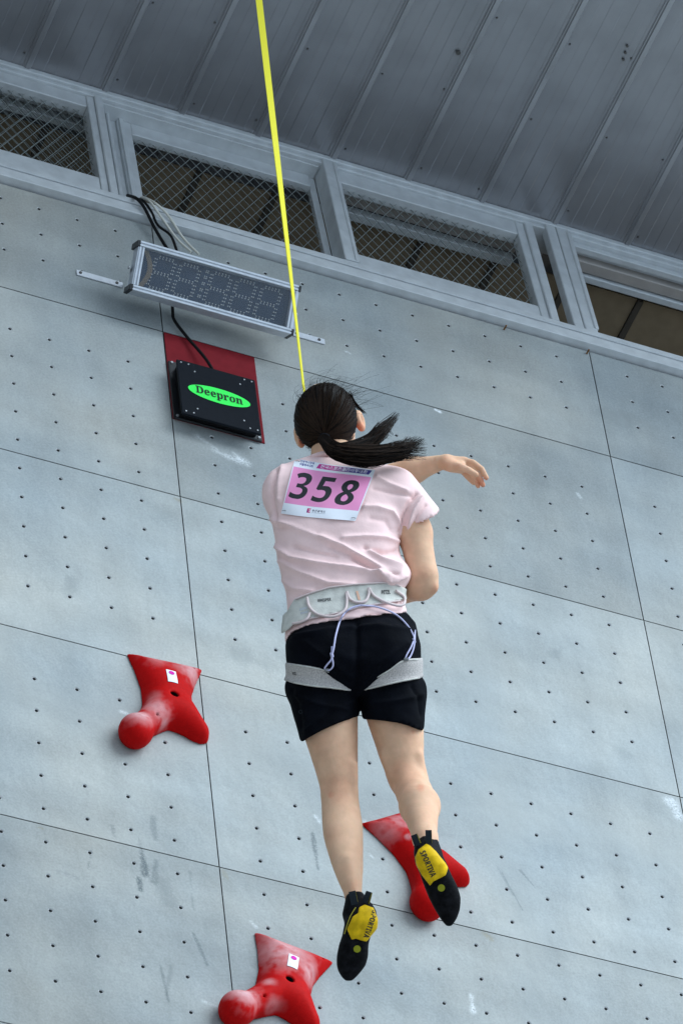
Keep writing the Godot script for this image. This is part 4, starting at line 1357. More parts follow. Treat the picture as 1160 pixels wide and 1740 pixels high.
func f_seat(p: Vector3) -> float:
	var d := minf(t_pelvis.dist(p), minf(t_lshort.dist(p), t_rshort.dist(p)))
	d = smin(d, ellipsoid(p, Vector3(-0.0740, -0.0339, 0.0646), Vector3(0.072, 0.070, 0.082)), 0.035)
	return smin(d, ellipsoid(p, Vector3(0.0737, -0.0310, 0.0630), Vector3(0.072, 0.070, 0.082)), 0.035)

var belt_top := [Vector2(-0.1815, 0.0499), Vector2(-0.1681, 0.0587), Vector2(-0.1490, 0.0912), Vector2(-0.1043, 0.1089), Vector2(-0.0596, 0.1222), Vector2(0.0002, 0.1296), Vector2(0.0748, 0.1341), Vector2(0.1077, 0.1296), Vector2(0.1345, 0.1178)]
var belt_low := [Vector2(-0.1812, 0.0044), Vector2(-0.1605, 0.0176), Vector2(-0.1486, 0.0308), Vector2(-0.1100, 0.0440), Vector2(-0.0252, 0.0617), Vector2(0.0135, 0.0735), Vector2(0.0791, 0.0838), Vector2(0.1373, 0.0912)]

func f_belt(p: Vector3) -> float:
	var d := minf(t_torso.dist(p), t_pelvis.dist(p)) - 0.0075
	d = maxf(d, p.y - level(p.x, belt_top))
	return maxf(d, level(p.x, belt_low) - p.y)

func f_lloop(p: Vector3) -> float:
	var d := smin(t_lshort.dist(p), ellipsoid(p, Vector3(-0.0740, -0.0339, 0.0646), Vector3(0.072, 0.070, 0.082)), 0.035) - 0.010
	d = maxf(d, p.y - level(p.x, loop_left_top))
	return maxf(d, level(p.x, loop_left_low) - p.y)

func f_rloop(p: Vector3) -> float:
	var d := smin(t_rshort.dist(p), ellipsoid(p, Vector3(0.0737, -0.0310, 0.0630), Vector3(0.072, 0.070, 0.082)), 0.035) - 0.010
	d = maxf(d, p.y - level(p.x, loop_right_top))
	return maxf(d, level(p.x, loop_right_low) - p.y)

func f_lshoe(p: Vector3) -> float:
	var d := t_lshoe.dist(p)
	# collar round the ankle
	d = smin(d, cone(p, Vector3(0.0062, -0.6666, 0.4305), Vector3(0.0048, -0.6365, 0.4125), 0.034, 0.0255), 0.012)
	return smax(d, p.y - Vector3(0.0048, -0.6310, 0.4092).y - (p.z - 0.3) * 0.15, 0.003)

func f_rshoe(p: Vector3) -> float:
	var d := t_rshoe.dist(p)
	d = smin(d, cone(p, Vector3(0.1816, -0.5192, 0.4888), Vector3(0.1751, -0.4930, 0.4525), 0.033, 0.030), 0.012)
	return d

var lheel_poly := PackedVector2Array([Vector2(0.0265, -0.6427), Vector2(0.0481, -0.6510), Vector2(0.0595, -0.6785), Vector2(0.0580, -0.7045), Vector2(0.0407, -0.7210), Vector2(0.0306, -0.7319), Vector2(0.0048, -0.7237), Vector2(-0.0053, -0.7264), Vector2(-0.0168, -0.7004), Vector2(-0.0023, -0.6702), Vector2(0.0106, -0.6620), Vector2(0.0121, -0.6496)])
var rheel_poly := PackedVector2Array([Vector2(0.1751, -0.4899), Vector2(0.1852, -0.4955), Vector2(0.1996, -0.5094), Vector2(0.2210, -0.5359), Vector2(0.2281, -0.5485), Vector2(0.2221, -0.5652), Vector2(0.1916, -0.5804), Vector2(0.1842, -0.5915), Vector2(0.1642, -0.5666), Vector2(0.1514, -0.5443), Vector2(0.1472, -0.5234), Vector2(0.1561, -0.5038)])

func f_lheel(p: Vector3) -> float:
	var d := smax(f_lshoe(p) - 0.003, poly_dist(Vector2(p.x, p.y), lheel_poly), 0.004)
	return maxf(d, Vector3(0.0133, -0.6776, 0.4370).z - p.z)

func f_rheel(p: Vector3) -> float:
	var d := smax(f_rshoe(p) - 0.003, poly_dist(Vector2(p.x, p.y), rheel_poly), 0.004)
	return maxf(d, Vector3(0.1844, -0.5161, 0.4922).z - p.z)

func part(called: String, n: Net, m: Material, parent: Node) -> MeshInstance3D:
	return put(called, net_mesh(n), m, parent)

func word_on(field: Callable, text: String, bold: bool, at: Vector2, along: Vector2, length: float, squash: float, z0: float, called: String, parent: Node, m: Material) -> void:
	# a printed word lying on a curved surface
	var t := lettering(text, bold)
	var bb := bounds(t)
	var k := length / bb.size.x
	var x := along.normalized()
	var y := Vector2(-x.y, x.x)
	var st := st_new()
	var tri := []
	for v in t:
		var q := (v - bb.get_center()) * k
		var p := at + x * q.x + y * q.y * squash
		tri.append(Vector3(p.x, p.y, surface_z(field, p.x, p.y, z0) + 0.0012))
		if tri.size() == 3:
			# letters end where the surface turns away
			if maxf(tri[0].z, maxf(tri[1].z, tri[2].z)) - minf(tri[0].z, minf(tri[1].z, tri[2].z)) < 0.03 and tri[0].z > z0 - 0.75:
				for c in tri:
					st.add_vertex(c)
			tri = []
	put(called, mesh_of(st), m, parent)

func build_climber() -> void:
	make_tables()
	var o := base("person", Vector3(-0.07409, 11.41516, 1.97715), Basis(Vector3(0.91079, -0.12786, 0.39258), Vector3(-0.24552, 0.59673, 0.76396), Vector3(-0.33194, -0.79219, 0.51210)))
	tag(o, "climber in pink shirt, black shorts and white harness, number 358 on back", "person")
	# ---- body
	var n := net(f_legs, Vector3(-0.1654, -0.7469, -0.2000), Vector3(0.2237, -0.0120, 0.6600), 0.0065)
	net(f_upper, Vector3(-0.2539, 0.0315, -0.6200), Vector3(0.2518, 0.5171, 0.1600), 0.0075, n)
	net(f_hand, Vector3(0.2130, 0.3640, -0.4393), Vector3(0.3599, 0.4731, -0.3181), 0.0026, n)
	net(f_far_hand, Vector3(-0.0753, 0.0536, -0.2927), Vector3(0.0487, 0.1611, -0.1898), 0.004, n)
	net(f_head, Vector3(-0.1785, 0.3661, -0.5600), Vector3(0.0389, 0.6606, -0.0500), 0.004, n)
	relax(n, 1)
	var noise := FastNoiseLite.new()
	noise.frequency = 9.0
	noise.fractal_octaves = 4
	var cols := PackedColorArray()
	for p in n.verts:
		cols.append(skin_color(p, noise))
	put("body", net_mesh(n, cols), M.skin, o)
	print("skin")
	# ---- shirt, with its folds
	sleeve_cut_o = Vector3(0.1702, 0.2848, -0.1568)
	sleeve_cut_n = (Vector3(0.47, -0.88, 0.0)).normalized()
	var s := net(f_shirt, Vector3(-0.2612, -0.0585, -0.5000), Vector3(0.2407, 0.4872, 0.2000), 0.0048)
	relax(s, 3)
	fold_cloth(s, [
		[[Vector2(-0.2071, 0.2923), Vector2(-0.1108, 0.2593), Vector2(-0.0252, 0.2249), Vector2(0.0556, 0.1772), Vector2(0.0929, 0.1563)], 0.0065, 0.0085], [[Vector2(-0.2006, 0.2278), Vector2(-0.1585, 0.1965), Vector2(-0.0970, 0.1831), Vector2(-0.0147, 0.1712), Vector2(0.0750, 0.1578)], 0.0070, 0.0080],
		[[Vector2(-0.1854, 0.1876), Vector2(-0.1344, 0.1593), Vector2(-0.0626, 0.1326), Vector2(0.0002, 0.1282)], 0.0050, 0.0075], [[Vector2(-0.1821, 0.1400), Vector2(-0.1491, 0.1178), Vector2(-0.1043, 0.1119)], 0.004, 0.007],
		[[Vector2(-0.0252, 0.2458), Vector2(0.0318, 0.2503), Vector2(0.0799, 0.2473), Vector2(0.1143, 0.2368)], 0.0050, 0.0075], [[Vector2(0.0422, 0.2144), Vector2(0.0751, 0.1891), Vector2(0.1199, 0.1742)], 0.0070, 0.0075],
		[[Vector2(0.0675, 0.1593), Vector2(0.0958, 0.1356), Vector2(0.1317, 0.1504)], 0.0050, 0.0075], [[Vector2(0.0303, 0.2219), Vector2(0.0752, 0.2069), Vector2(0.1082, 0.2129)], -0.0050, 0.0070], [[Vector2(0.0003, 0.1950), Vector2(0.0600, 0.1682), Vector2(0.1138, 0.1549)], -0.0050, 0.0065],
		[[Vector2(0.1618, 0.3601), Vector2(0.1390, 0.3329), Vector2(0.1267, 0.2968), Vector2(0.1205, 0.2638)], -0.0075, 0.0060], [[Vector2(0.1753, 0.3480), Vector2(0.1539, 0.3148), Vector2(0.1385, 0.2668)], 0.0065, 0.0060], [[Vector2(0.1841, 0.3299), Vector2(0.1598, 0.3028), Vector2(0.1536, 0.2788)], -0.0040, 0.0050], [[Vector2(0.2080, 0.3088), Vector2(0.1748, 0.2908), Vector2(0.1566, 0.2728)], 0.004, 0.005],
		[[Vector2(0.0004, 0.3239), Vector2(0.0606, 0.3239), Vector2(0.0997, 0.3118), Vector2(0.1161, 0.2878), Vector2(0.1235, 0.2593)], 0.0055, 0.0080], [[Vector2(0.0455, 0.2968), Vector2(0.0831, 0.2908), Vector2(0.0965, 0.2668)], -0.004, 0.010],
		[[Vector2(0.0458, 0.4085), Vector2(0.0911, 0.3843), Vector2(0.1362, 0.3661)], 0.0035, 0.007], [[Vector2(0.0518, 0.3722), Vector2(0.0985, 0.3601), Vector2(0.1512, 0.3540)], -0.0035, 0.007],
		[[Vector2(-0.1960, 0.4176), Vector2(-0.2077, 0.3722), Vector2(-0.2043, 0.3239), Vector2(-0.1920, 0.2818)], -0.0060, 0.0065], [[Vector2(-0.1809, 0.4328), Vector2(-0.1897, 0.3873), Vector2(-0.1894, 0.3419)], 0.004, 0.007], [[Vector2(-0.1949, 0.2698), Vector2(-0.1499, 0.2728), Vector2(-0.0897, 0.2548)], -0.003, 0.007],
		[[Vector2(-0.1633, 0.0029), Vector2(-0.0892, 0.0293), Vector2(0.0001, 0.0440)], 0.002, 0.006], [[Vector2(0.0298, 0.0514), Vector2(0.0596, 0.0587), Vector2(0.0893, 0.0499)], -0.004, 0.005], [[Vector2(-0.0597, 0.2219), Vector2(0.0003, 0.1995), Vector2(0.0451, 0.1653)], -0.0035, 0.008], [[Vector2(-0.1496, 0.2219), Vector2(-0.0896, 0.2069), Vector2(-0.0447, 0.1995)], -0.003, 0.008]], 0.0016)
	var shirt := part("t_shirt", s, M.shirt, o)
	shirt.set_meta("label", "pale pink short sleeved t-shirt with deep folds")
	# collar rib
	var ring := []
	for i in 25:
		var a := TAU * i / 24
		ring.append(Vector3(-0.0585, 0.4528, -0.2694) + Vector3(cos(a) * 0.060, sin(a) * 0.012 + cos(a) * 0.012, sin(a) * 0.060))
	var stc := st_new()
	tube(stc, ring, 0.0085, 0.0085, 8, false)
	put("collar", mesh_of(stc), M.shirt, shirt)
	print("shirt")
	# ---- shorts
	var h := net(f_shorts, Vector3(-0.1956, -0.3141, -0.2000), Vector3(0.2092, 0.0802, 0.3200), 0.0055)
	relax(h, 3)
	fold_cloth(h, [
		[[Vector2(-0.1485, -0.0000), Vector2(-0.0594, 0.0176), Vector2(0.0595, 0.0264), Vector2(0.1486, 0.0147)], 0.004, 0.009], [[Vector2(-0.1187, -0.0146), Vector2(-0.0593, -0.0584), Vector2(-0.0031, -0.1021)], 0.003, 0.008], [[Vector2(0.1335, -0.0146), Vector2(0.0740, -0.0584), Vector2(0.0220, -0.1021)], 0.003, 0.008],
		[[Vector2(-0.1477, -0.1455), Vector2(-0.0887, -0.1672), Vector2(-0.0150, -0.1816)], 0.004, 0.009], [[Vector2(-0.1179, -0.2319), Vector2(-0.0592, -0.1816), Vector2(-0.0002, -0.1600)], 0.003, 0.008], [[Vector2(0.0440, -0.1672), Vector2(0.1030, -0.1600), Vector2(0.1695, -0.1455)], 0.004, 0.009], [[Vector2(0.1475, -0.1238), Vector2(0.1649, -0.1600), Vector2(0.1705, -0.1960)], -0.004, 0.008], [[Vector2(-0.1537, -0.1311), Vector2(-0.1387, -0.1744), Vector2(-0.1297, -0.2248)], -0.003, 0.008],
		[[Vector2(0.0090, 0.0293), Vector2(0.0088, -0.0439), Vector2(0.0087, -0.1238)], -0.005, 0.007]], 0.0018)
	var shorts := part("shorts", h, M.shorts, o)
	shorts.set_meta("label", "black sports shorts bunched at the leg loops")
	for q in [[Vector2(-0.1313, -0.1859), 0.0042]]:
		var st := st_new()
		var cc := Vector3(q[0].x, q[0].y, surface_z(f_shorts, q[0].x, q[0].y, 0.3) + 0.004)
		var rg := []
		for i in 13:
			var a := TAU * i / 12
			rg.append(cc + Vector3(cos(a) * q[1], sin(a) * q[1], 0))
		tube(st, rg, 0.0007, 0.0007, 4, false)
		put("emblem", mesh_of(st), M.tab, shorts)
	# pale smear on the seat
	# ---- harness
	var hb := Node3D.new()
	hb.name = "harness"
	hb.set_meta("label", "white climbing harness with grey leg loops")
	o.add_child(hb)
	part("waist_belt", net(f_belt, Vector3(-0.2052, -0.0210, -0.2400), Vector3(0.1603, 0.1584, 0.2000), 0.004), M.webbing, hb)
	part("leg_loop", net(f_lloop, Vector3(-0.1919, -0.1689, -0.1500), Vector3(0.0341, -0.0362, 0.3000), 0.004), M.padding, hb)
	part("leg_loop", net(f_rloop, Vector3(-0.0117, -0.1689, -0.1500), Vector3(0.1936, -0.0289, 0.3000), 0.004), M.padding, hb)
	# edge binding of the belt
	for ln in [[belt_top, M.loop], [belt_low, M.loop]]:
		var pts := []
		for i in range(1, 40):
			var x: float = lerpf(Vector2(-0.1534, 0.0882).x, Vector2(0.1255, 0.1178).x, i / 40.0)
			var y: float = level(x, ln[0])
			pts.append(Vector3(x, y, surface_z(f_belt, x, y - 0.003 if ln[0] == belt_top else y + 0.003, 0.3) + 0.0005))
		tube_part("edge_binding", pts, 0.0022, ln[1], hb, 6)
	for e in [[loop_left_top, f_lloop, Vector2(-0.1481, -0.0672).x, Vector2(-0.0090, -0.0672).x, -1.0], [loop_left_low, f_lloop, Vector2(-0.1481, -0.0672).x, Vector2(-0.0149, -0.0672).x, 1.0], [loop_right_top, f_rloop, Vector2(0.0266, -0.0672).x, Vector2(0.1598, -0.0672).x, -1.0], [loop_right_low, f_rloop, Vector2(0.0325, -0.0672).x, Vector2(0.1598, -0.0672).x, 1.0]]:
		var pts := []
		for i in 25:
			var x: float = lerpf(e[2], e[3], i / 24.0)
			var y: float = level(x, e[0]) + e[4] * 0.003
			pts.append(Vector3(x, y, surface_z(e[1], x, y, 0.35) + 0.0002))
		tube_part("edge_binding", pts, 0.0018, M.webbing, hb, 5)
	# gear loops
	for g in [[Vector2(-0.1162, 0.0971), Vector2(-0.1101, 0.0735), Vector2(-0.0892, 0.0558), Vector2(-0.0520, 0.0499), Vector2(-0.0223, 0.0646), Vector2(-0.0163, 0.0882), Vector2(-0.0178, 0.1089)], [Vector2(-0.0163, 0.1119), Vector2(-0.0088, 0.0941), Vector2(0.0091, 0.0853), Vector2(0.0299, 0.0882), Vector2(0.0389, 0.1060), Vector2(0.0375, 0.1208)], [Vector2(0.0390, 0.1208), Vector2(0.0538, 0.1000), Vector2(0.0895, 0.0823), Vector2(0.1193, 0.0764), Vector2(0.1298, 0.0853), Vector2(0.1254, 0.1000), Vector2(0.1076, 0.1134)], [Vector2(-0.1086, 0.0587), Vector2(-0.1160, 0.0440), Vector2(-0.1338, 0.0352), Vector2(-0.1516, 0.0323)]]:
		var pts := []
		for q in smooth_line(g, 5):
			pts.append(Vector3(q.x, q.y, surface_z(f_belt_loose, q.x, q.y, 0.3) + 0.006))
		tube_part("gear_loop", pts, 0.0036, M.loop, hb, 7)
	# buckle and strap end at the left hip
	var zb := Vector3(-0.1606, 0.0440, -0.0245).z
	var stb := st_new()
	box(stb, Vector3(Vector2(-0.1726, 0.0587).x, Vector2(-0.1723, 0.0117).y, zb + 0.010), Vector3(Vector2(-0.1547, 0.0587).x, Vector2(-0.1727, 0.0676).y, zb + 0.022), Transform3D(Basis(Vector3.UP, -0.5), Vector3.ZERO), 0.002)
	put("buckle", mesh_of(stb), M.white_steel, hb)
	for q in [[Vector2(-0.1354, 0.0646), Vector2(-0.1161, 0.0705)], [Vector2(-0.1324, 0.0558), Vector2(-0.1146, 0.0602)]]:
		var sts := st_new()
		var za := surface_z(f_belt, q[0].x, q[0].y, 0.3) + 0.001
		var zc := surface_z(f_belt, q[1].x, q[1].y, 0.3) + 0.001
		quad(sts, Vector3(q[0].x, q[0].y + 0.004, za), Vector3(q[1].x, q[1].y + 0.004, zc), Vector3(q[1].x, q[1].y - 0.004, zc), Vector3(q[0].x, q[0].y - 0.004, za))
		put("webbing_strap", mesh_of(sts), M.white_steel, hb)
	for q in [[Vector2(0.0091, 0.1134), Vector2(0.0150, 0.0912)]]:
		var sts := st_new()
		var za := surface_z(f_belt, q[0].x, q[0].y, 0.3) + 0.0015
		var zc := surface_z(f_belt, q[1].x, q[1].y, 0.3) + 0.0015
		quad(sts, Vector3(q[0].x - 0.003, q[0].y, za), Vector3(q[0].x + 0.003, q[0].y, za), Vector3(q[1].x + 0.003, q[1].y, zc), Vector3(q[1].x - 0.003, q[1].y, zc))
		put("peach_stripe", mesh_of(sts), M.peach, hb)
	word_on(f_belt, "WHISPER", true, Vector2(-0.0729, 0.0912), Vector2(1.0, 0.10), 0.034, 1.3, 0.3, "lettering", hb, M.print_dark)
	word_on(f_belt, "PETZL", true, Vector2(0.0822, 0.1104), Vector2(1.0, 0.02), 0.022, 1.7, 0.3, "lettering", hb, M.print_dark)
	word_on(f_lloop, "PETZL", true, Vector2(-0.1473, -0.0919), Vector2(1.0, 0.05), 0.010, 2.6, 0.3, "lettering", hb, M.print_dark)
	# elastic risers with their knots
	for g in [[Vector2(0.0180, 0.0779), Vector2(-0.0088, 0.0691), Vector2(-0.0297, 0.0470), Vector2(-0.0431, 0.0073), Vector2(-0.0490, -0.0263), Vector2(-0.0534, -0.0439)], [Vector2(0.0180, 0.0779), Vector2(0.0597, 0.0735), Vector2(0.1043, 0.0558), Vector2(0.1338, 0.0293), Vector2(0.1500, 0.0029), Vector2(0.1528, -0.0117)]]:
		var pts := []
		for q in smooth_line(g, 5):
			pts.append(Vector3(q.x, q.y, surface_z(f_all_low, q.x, q.y, 0.3) + 0.010))
		tube_part("elastic_cord", pts, 0.0025, M.cord, hb, 6)
	for g in [[Vector2(-0.0534, -0.0439), Vector2(-0.0549, -0.0555), Vector2(-0.0667, -0.0701), Vector2(-0.0711, -0.0788), Vector2(-0.0593, -0.0817), Vector2(-0.0504, -0.0701), Vector2(-0.0534, -0.0468), Vector2(-0.0534, -0.0234)], [Vector2(0.1514, -0.0088), Vector2(0.1438, -0.0263), Vector2(0.1318, -0.0468), Vector2(0.1303, -0.0555), Vector2(0.1392, -0.0526), Vector2(0.1482, -0.0351), Vector2(0.1528, -0.0146), Vector2(0.1545, 0.0147)]]:
		var pts := []
		for q in smooth_line(g, 4):
			pts.append(Vector3(q.x, q.y, surface_z(f_all_low, q.x, q.y, 0.3) + 0.006))
		tube_part("elastic_cord", pts, 0.0022, M.cord, hb, 6)
	for q in [Vector2(-0.0534, -0.0439), Vector2(0.1514, -0.0102)]:
		var z := surface_z(f_all_low, q.x, q.y, 0.3) + 0.006
		tube_part("knot", [Vector3(q.x - 0.002, q.y + 0.005, z), Vector3(q.x, q.y, z + 0.002), Vector3(q.x + 0.001, q.y - 0.005, z)], 0.0042, M.cord, hb, 6)
	for q in [Vector2(-0.0652, -0.0817), Vector2(0.1318, -0.0555)]:
		var z := surface_z(f_all_low, q.x, q.y, 0.3) + 0.004
		box_part("keeper", Vector3(q.x - 0.007, q.y - 0.005, z - 0.004), Vector3(q.x + 0.006, q.y + 0.004, z + 0.004), M.pin, hb, 0.002)
	# tie-in loop in front, where the tape clips on
	tube_part("belay_loop", smooth_line([Vector3(-0.0222, 0.1158, -0.1953), Vector3(-0.0327, 0.0999, -0.2472), Vector3(-0.0267, 0.0398, -0.2245), Vector3(-0.0116, -0.0042, -0.1700)], 5), 0.009, M.webbing, hb, 8)
	print("harness")
	build_bib(o)
	build_shoes(o)
	print("shoes")
	build_hair(o)

func f_belt_loose(p: Vector3) -> float:
	return minf(minf(t_torso.dist(p), t_pelvis.dist(p)) - 0.0075, f_seat(p))

func f_all_low(p: Vector3) -> float:
	return minf(minf(minf(f_seat(p), f_belt(p)), minf(f_lloop(p), f_rloop(p))), maxf(t_torso.dist(p), level(p.x, hem_line) - p.y))

func fold_cloth(n: Net, folds: Array, rough: float) -> void:
	# pushes the cloth out along ridges and in along creases
	var nn := net_normals(n)
	var noise := FastNoiseLite.new()
	noise.frequency = 14.0
	noise.fractal_octaves = 2
	noise.seed = 12
	var bib := PackedVector2Array([Vector2(-0.1507, 0.4419), Vector2(0.0610, 0.4131), Vector2(0.0079, 0.2818), Vector2(-0.1892, 0.3043)])
	for i in n.verts.size():
		var p := n.verts[i]
		if nn[i].z < -0.35:
			continue
		var q := Vector2(p.x, p.y)
		var d := noise.get_noise_3dv(p * Vector3(1.0, 1.6, 1.0)) * rough
		for f in folds:
			var e: float = line_dist(q, f[0]) / f[2]
			if e < 2.6:
				d += 1.9 * f[1] * exp(-1.35 * pow(e, 1.35))
		if q.y > 0.25 and poly_dist(q, bib) < 0.0:
			d *= 0.25
		n.verts[i] = p + nn[i] * d * clampf(nn[i].z * 1.6 + 0.35, 0.0, 1.0)

# ---------------------------------------------------------------- race number
func fill_tri(im: Image, a: Vector2, b: Vector2, c: Vector2, col: Color) -> void:
	var y0 := int(floor(min(a.y, min(b.y, c.y))))
	var y1 := int(ceil(max(a.y, max(b.y, c.y))))
	for y in range(max(y0, 0), min(y1 + 1, im.get_height())):
		var yc := y + 0.5
		var xs := []
		for e in [[a, b], [b, c], [c, a]]:
			var p: Vector2 = e[0]
			var q: Vector2 = e[1]
			if (p.y <= yc) != (q.y <= yc):
				xs.append(p.x + (q.x - p.x) * (yc - p.y) / (q.y - p.y))
		if xs.size() == 2:
			var x0 := int(round(min(xs[0], xs[1])))
			var x1 := int(round(max(xs[0], xs[1])))
			if x1 > x0:
				im.fill_rect(Rect2i(x0, y, x1 - x0, 1), col)

func print_word(im: Image, text: String, bold: bool, c: Vector2, size: Vector2, slant: float, col: Color) -> void:
	var t := lettering(text, bold)
	var bb := bounds(t)
	var k := size / Vector2(bb.size.x, bb.size.y)
	for i in range(0, t.size(), 3):
		var q := []
		for j in 3:
			var v := t[i + j] - bb.get_center()
			q.append(c + Vector2(v.x * k.x + v.y * k.y * slant, -v.y * k.y))
		fill_tri(im, q[0], q[1], q[2], col)

func stroke(im: Image, a: Vector2, b: Vector2, w: float, col: Color) -> void:
	var n := (b - a).normalized()
	a -= n * w * 0.5
	b += n * w * 0.5
	var s := Vector2(-n.y, n.x) * w * 0.5
	fill_tri(im, a + s, b + s, b - s, col)
	fill_tri(im, a + s, b - s, a - s, col)

# strokes of Hangul syllables in a ten-by-ten square: x0 y0 x1 y1, or a ring: cx cy r
const GLYPH := {
	"전": [[0, 1, 5, 1], [2.5, 1, 0, 5], [2.5, 1.5, 5, 5], [5.5, 3, 8.5, 3], [8.5, 0, 8.5, 6], [1.5, 6.5, 1.5, 9.5], [1.5, 9.5, 9, 9.5]],
	"국": [[1, 0.5, 8, 0.5], [8, 0.5, 8, 3], [0, 4.5, 10, 4.5], [5, 4.5, 5, 6.5], [1, 6.8, 8, 6.8], [8, 6.8, 8, 10]],
	"스": [[5, 0.5, 1, 5.5], [5, 1, 9, 5.5], [0, 8.5, 10, 8.5]],
	"포": [[1, 1, 9, 1], [3, 1, 3, 5], [7, 1, 7, 5], [1, 5, 9, 5], [5, 5.5, 5, 8.5], [0, 8.8, 10, 8.8]],
	"츠": [[3.5, 0, 6.5, 0], [1, 2, 9, 2], [5, 2, 1, 6], [5, 2.5, 9, 6], [0, 8.8, 10, 8.8]],
	"클": [[1, 0, 8, 0], [8, 0, 8, 3.4], [1.5, 1.8, 8, 1.8], [0, 4.6, 10, 4.6], [1.5, 6.2, 8.5, 6.2], [8.5, 6.2, 8.5, 7.8], [1.5, 7.9, 8.5, 7.9], [1.5, 7.9, 1.5, 9.8], [1.5, 9.8, 8.5, 9.8]],
	"라": [[0, 1, 5, 1], [5, 1, 5, 5], [0, 5, 5, 5], [0, 5, 0, 9], [0, 9, 5.5, 9], [8, 0, 8, 10], [8, 5, 10, 5]],
	"이": [[3, 5, 2.8], [8.5, 0, 8.5, 10]],
	"밍": [[1, 0.5, 5.5, 0.5], [1, 0.5, 1, 5], [5.5, 0.5, 5.5, 5], [1, 5, 5.5, 5], [8.5, 0, 8.5, 5.8], [5, 8, 2.0]],
	"대": [[0.5, 1, 4.5, 1], [0.5, 1, 0.5, 8], [0.5, 8, 5, 8], [6.5, 0, 6.5, 10], [9.5, 0, 9.5, 10], [6.5, 5, 9.5, 5]],
	"회": [[2, 0.3, 5, 0.3], [0.8, 2, 6.2, 2], [3.5, 4.3, 1.5], [3.5, 6.5, 3.5, 8.5], [0, 9, 7, 9], [9, 0, 9, 10]],
	"부": [[2, 0, 2, 4.5], [8, 0, 8, 4.5], [2, 2.3, 8, 2.3], [2, 4.5, 8, 4.5], [0, 6.5, 10, 6.5], [5, 6.5, 5, 10]],
	"산": [[3, 0.5, 0, 5], [3, 1.5, 6, 5], [8, 0, 8, 6.5], [8, 3, 10, 3], [1.5, 6.8, 1.5, 9.5], [1.5, 9.5, 9, 9.5]],
	"광": [[0.5, 1, 5.5, 1], [5.5, 1, 5.5, 3.5], [3, 3.5, 3, 5.2], [0, 5.4, 6.5, 5.4], [8, 0, 8, 6], [8, 3, 10, 3], [5, 8.2, 1.9]],
	"역": [[3, 2.8, 2], [5.2, 1.8, 8.5, 1.8], [5.2, 3.8, 8.5, 3.8], [8.5, 0, 8.5, 6], [2, 7, 8.5, 7], [8.5, 7, 8.5, 10]],
	"시": [[3, 0.5, 0, 9], [3, 2, 6, 9], [8.5, 0, 8.5, 10]],
	"장": [[0, 0.8, 5, 0.8], [2.5, 1, 0, 4.5], [2.5, 1.5, 5, 4.5], [7.5, 0, 7.5, 5.8], [7.5, 3, 10, 3], [5, 8.2, 1.9]],
	"배": [[0.5, 1, 0.5, 8], [4.5, 1, 4.5, 8], [0.5, 4, 4.5, 4], [0.5, 8, 4.5, 8], [6.8, 0, 6.8, 10], [9.6, 0, 9.6, 10], [6.8, 5, 9.6, 5]],
	"생": [[2.5, 0.5, 0, 4.5], [2.5, 1.5, 5, 4.5], [6.5, 0, 6.5, 5.5], [9.2, 0, 9.2, 5.8], [6.5, 2.8, 9.2, 2.8], [5, 8.2, 1.9]],
	"활": [[2, 0, 5, 0], [1, 1.4, 6, 1.4], [3.5, 3, 1.1], [3.5, 4.2, 3.5, 5], [0, 5.3, 7, 5.3], [8, 0, 8, 5.8], [8, 2.6, 10, 2.6], [1.5, 6.6, 8.5, 6.6], [8.5, 6.6, 8.5, 8.2], [1.5, 8.2, 8.5, 8.2], [1.5, 8.2, 1.5, 9.8], [1.5, 9.8, 8.5, 9.8]],
	"체": [[2, 0, 4, 0], [0, 1.6, 5, 1.6], [2.5, 1.6, 0, 9], [2.5, 3, 5, 9], [5, 5, 7, 5], [7, 0, 7, 10], [9.5, 0, 9.5, 10]],
	"육": [[5, 1.8, 1.8], [0, 4.8, 10, 4.8], [3.5, 4.8, 3.5, 6.6], [6.5, 4.8, 6.5, 6.6], [1.5, 7, 8.5, 7], [8.5, 7, 8.5, 10]]}

func hangul(im: Image, text: String, at: Vector2, size: Vector2, pitch: Vector2, w: float, slant: float, col: Color) -> void:
	for i in text.length():
		var o := at + pitch * i
		for s in GLYPH.get(text[i], []):
			if s.size() == 3:
				for k in 12:
					var a := TAU * k / 12
					var b := TAU * (k + 1) / 12
					var p := Vector2(s[0] + cos(a) * s[2], s[1] + sin(a) * s[2])
					var q := Vector2(s[0] + cos(b) * s[2], s[1] + sin(b) * s[2])
					stroke(im, o + Vector2((p.x + (10 - p.y) * slant) * size.x, p.y * size.y) / 10.0, o + Vector2((q.x + (10 - q.y) * slant) * size.x, q.y * size.y) / 10.0, w, col)
			else:
				stroke(im, o + Vector2((s[0] + (10 - s[1]) * slant) * size.x, s[1] * size.y) / 10.0, o + Vector2((s[2] + (10 - s[3]) * slant) * size.x, s[3] * size.y) / 10.0, w, col)

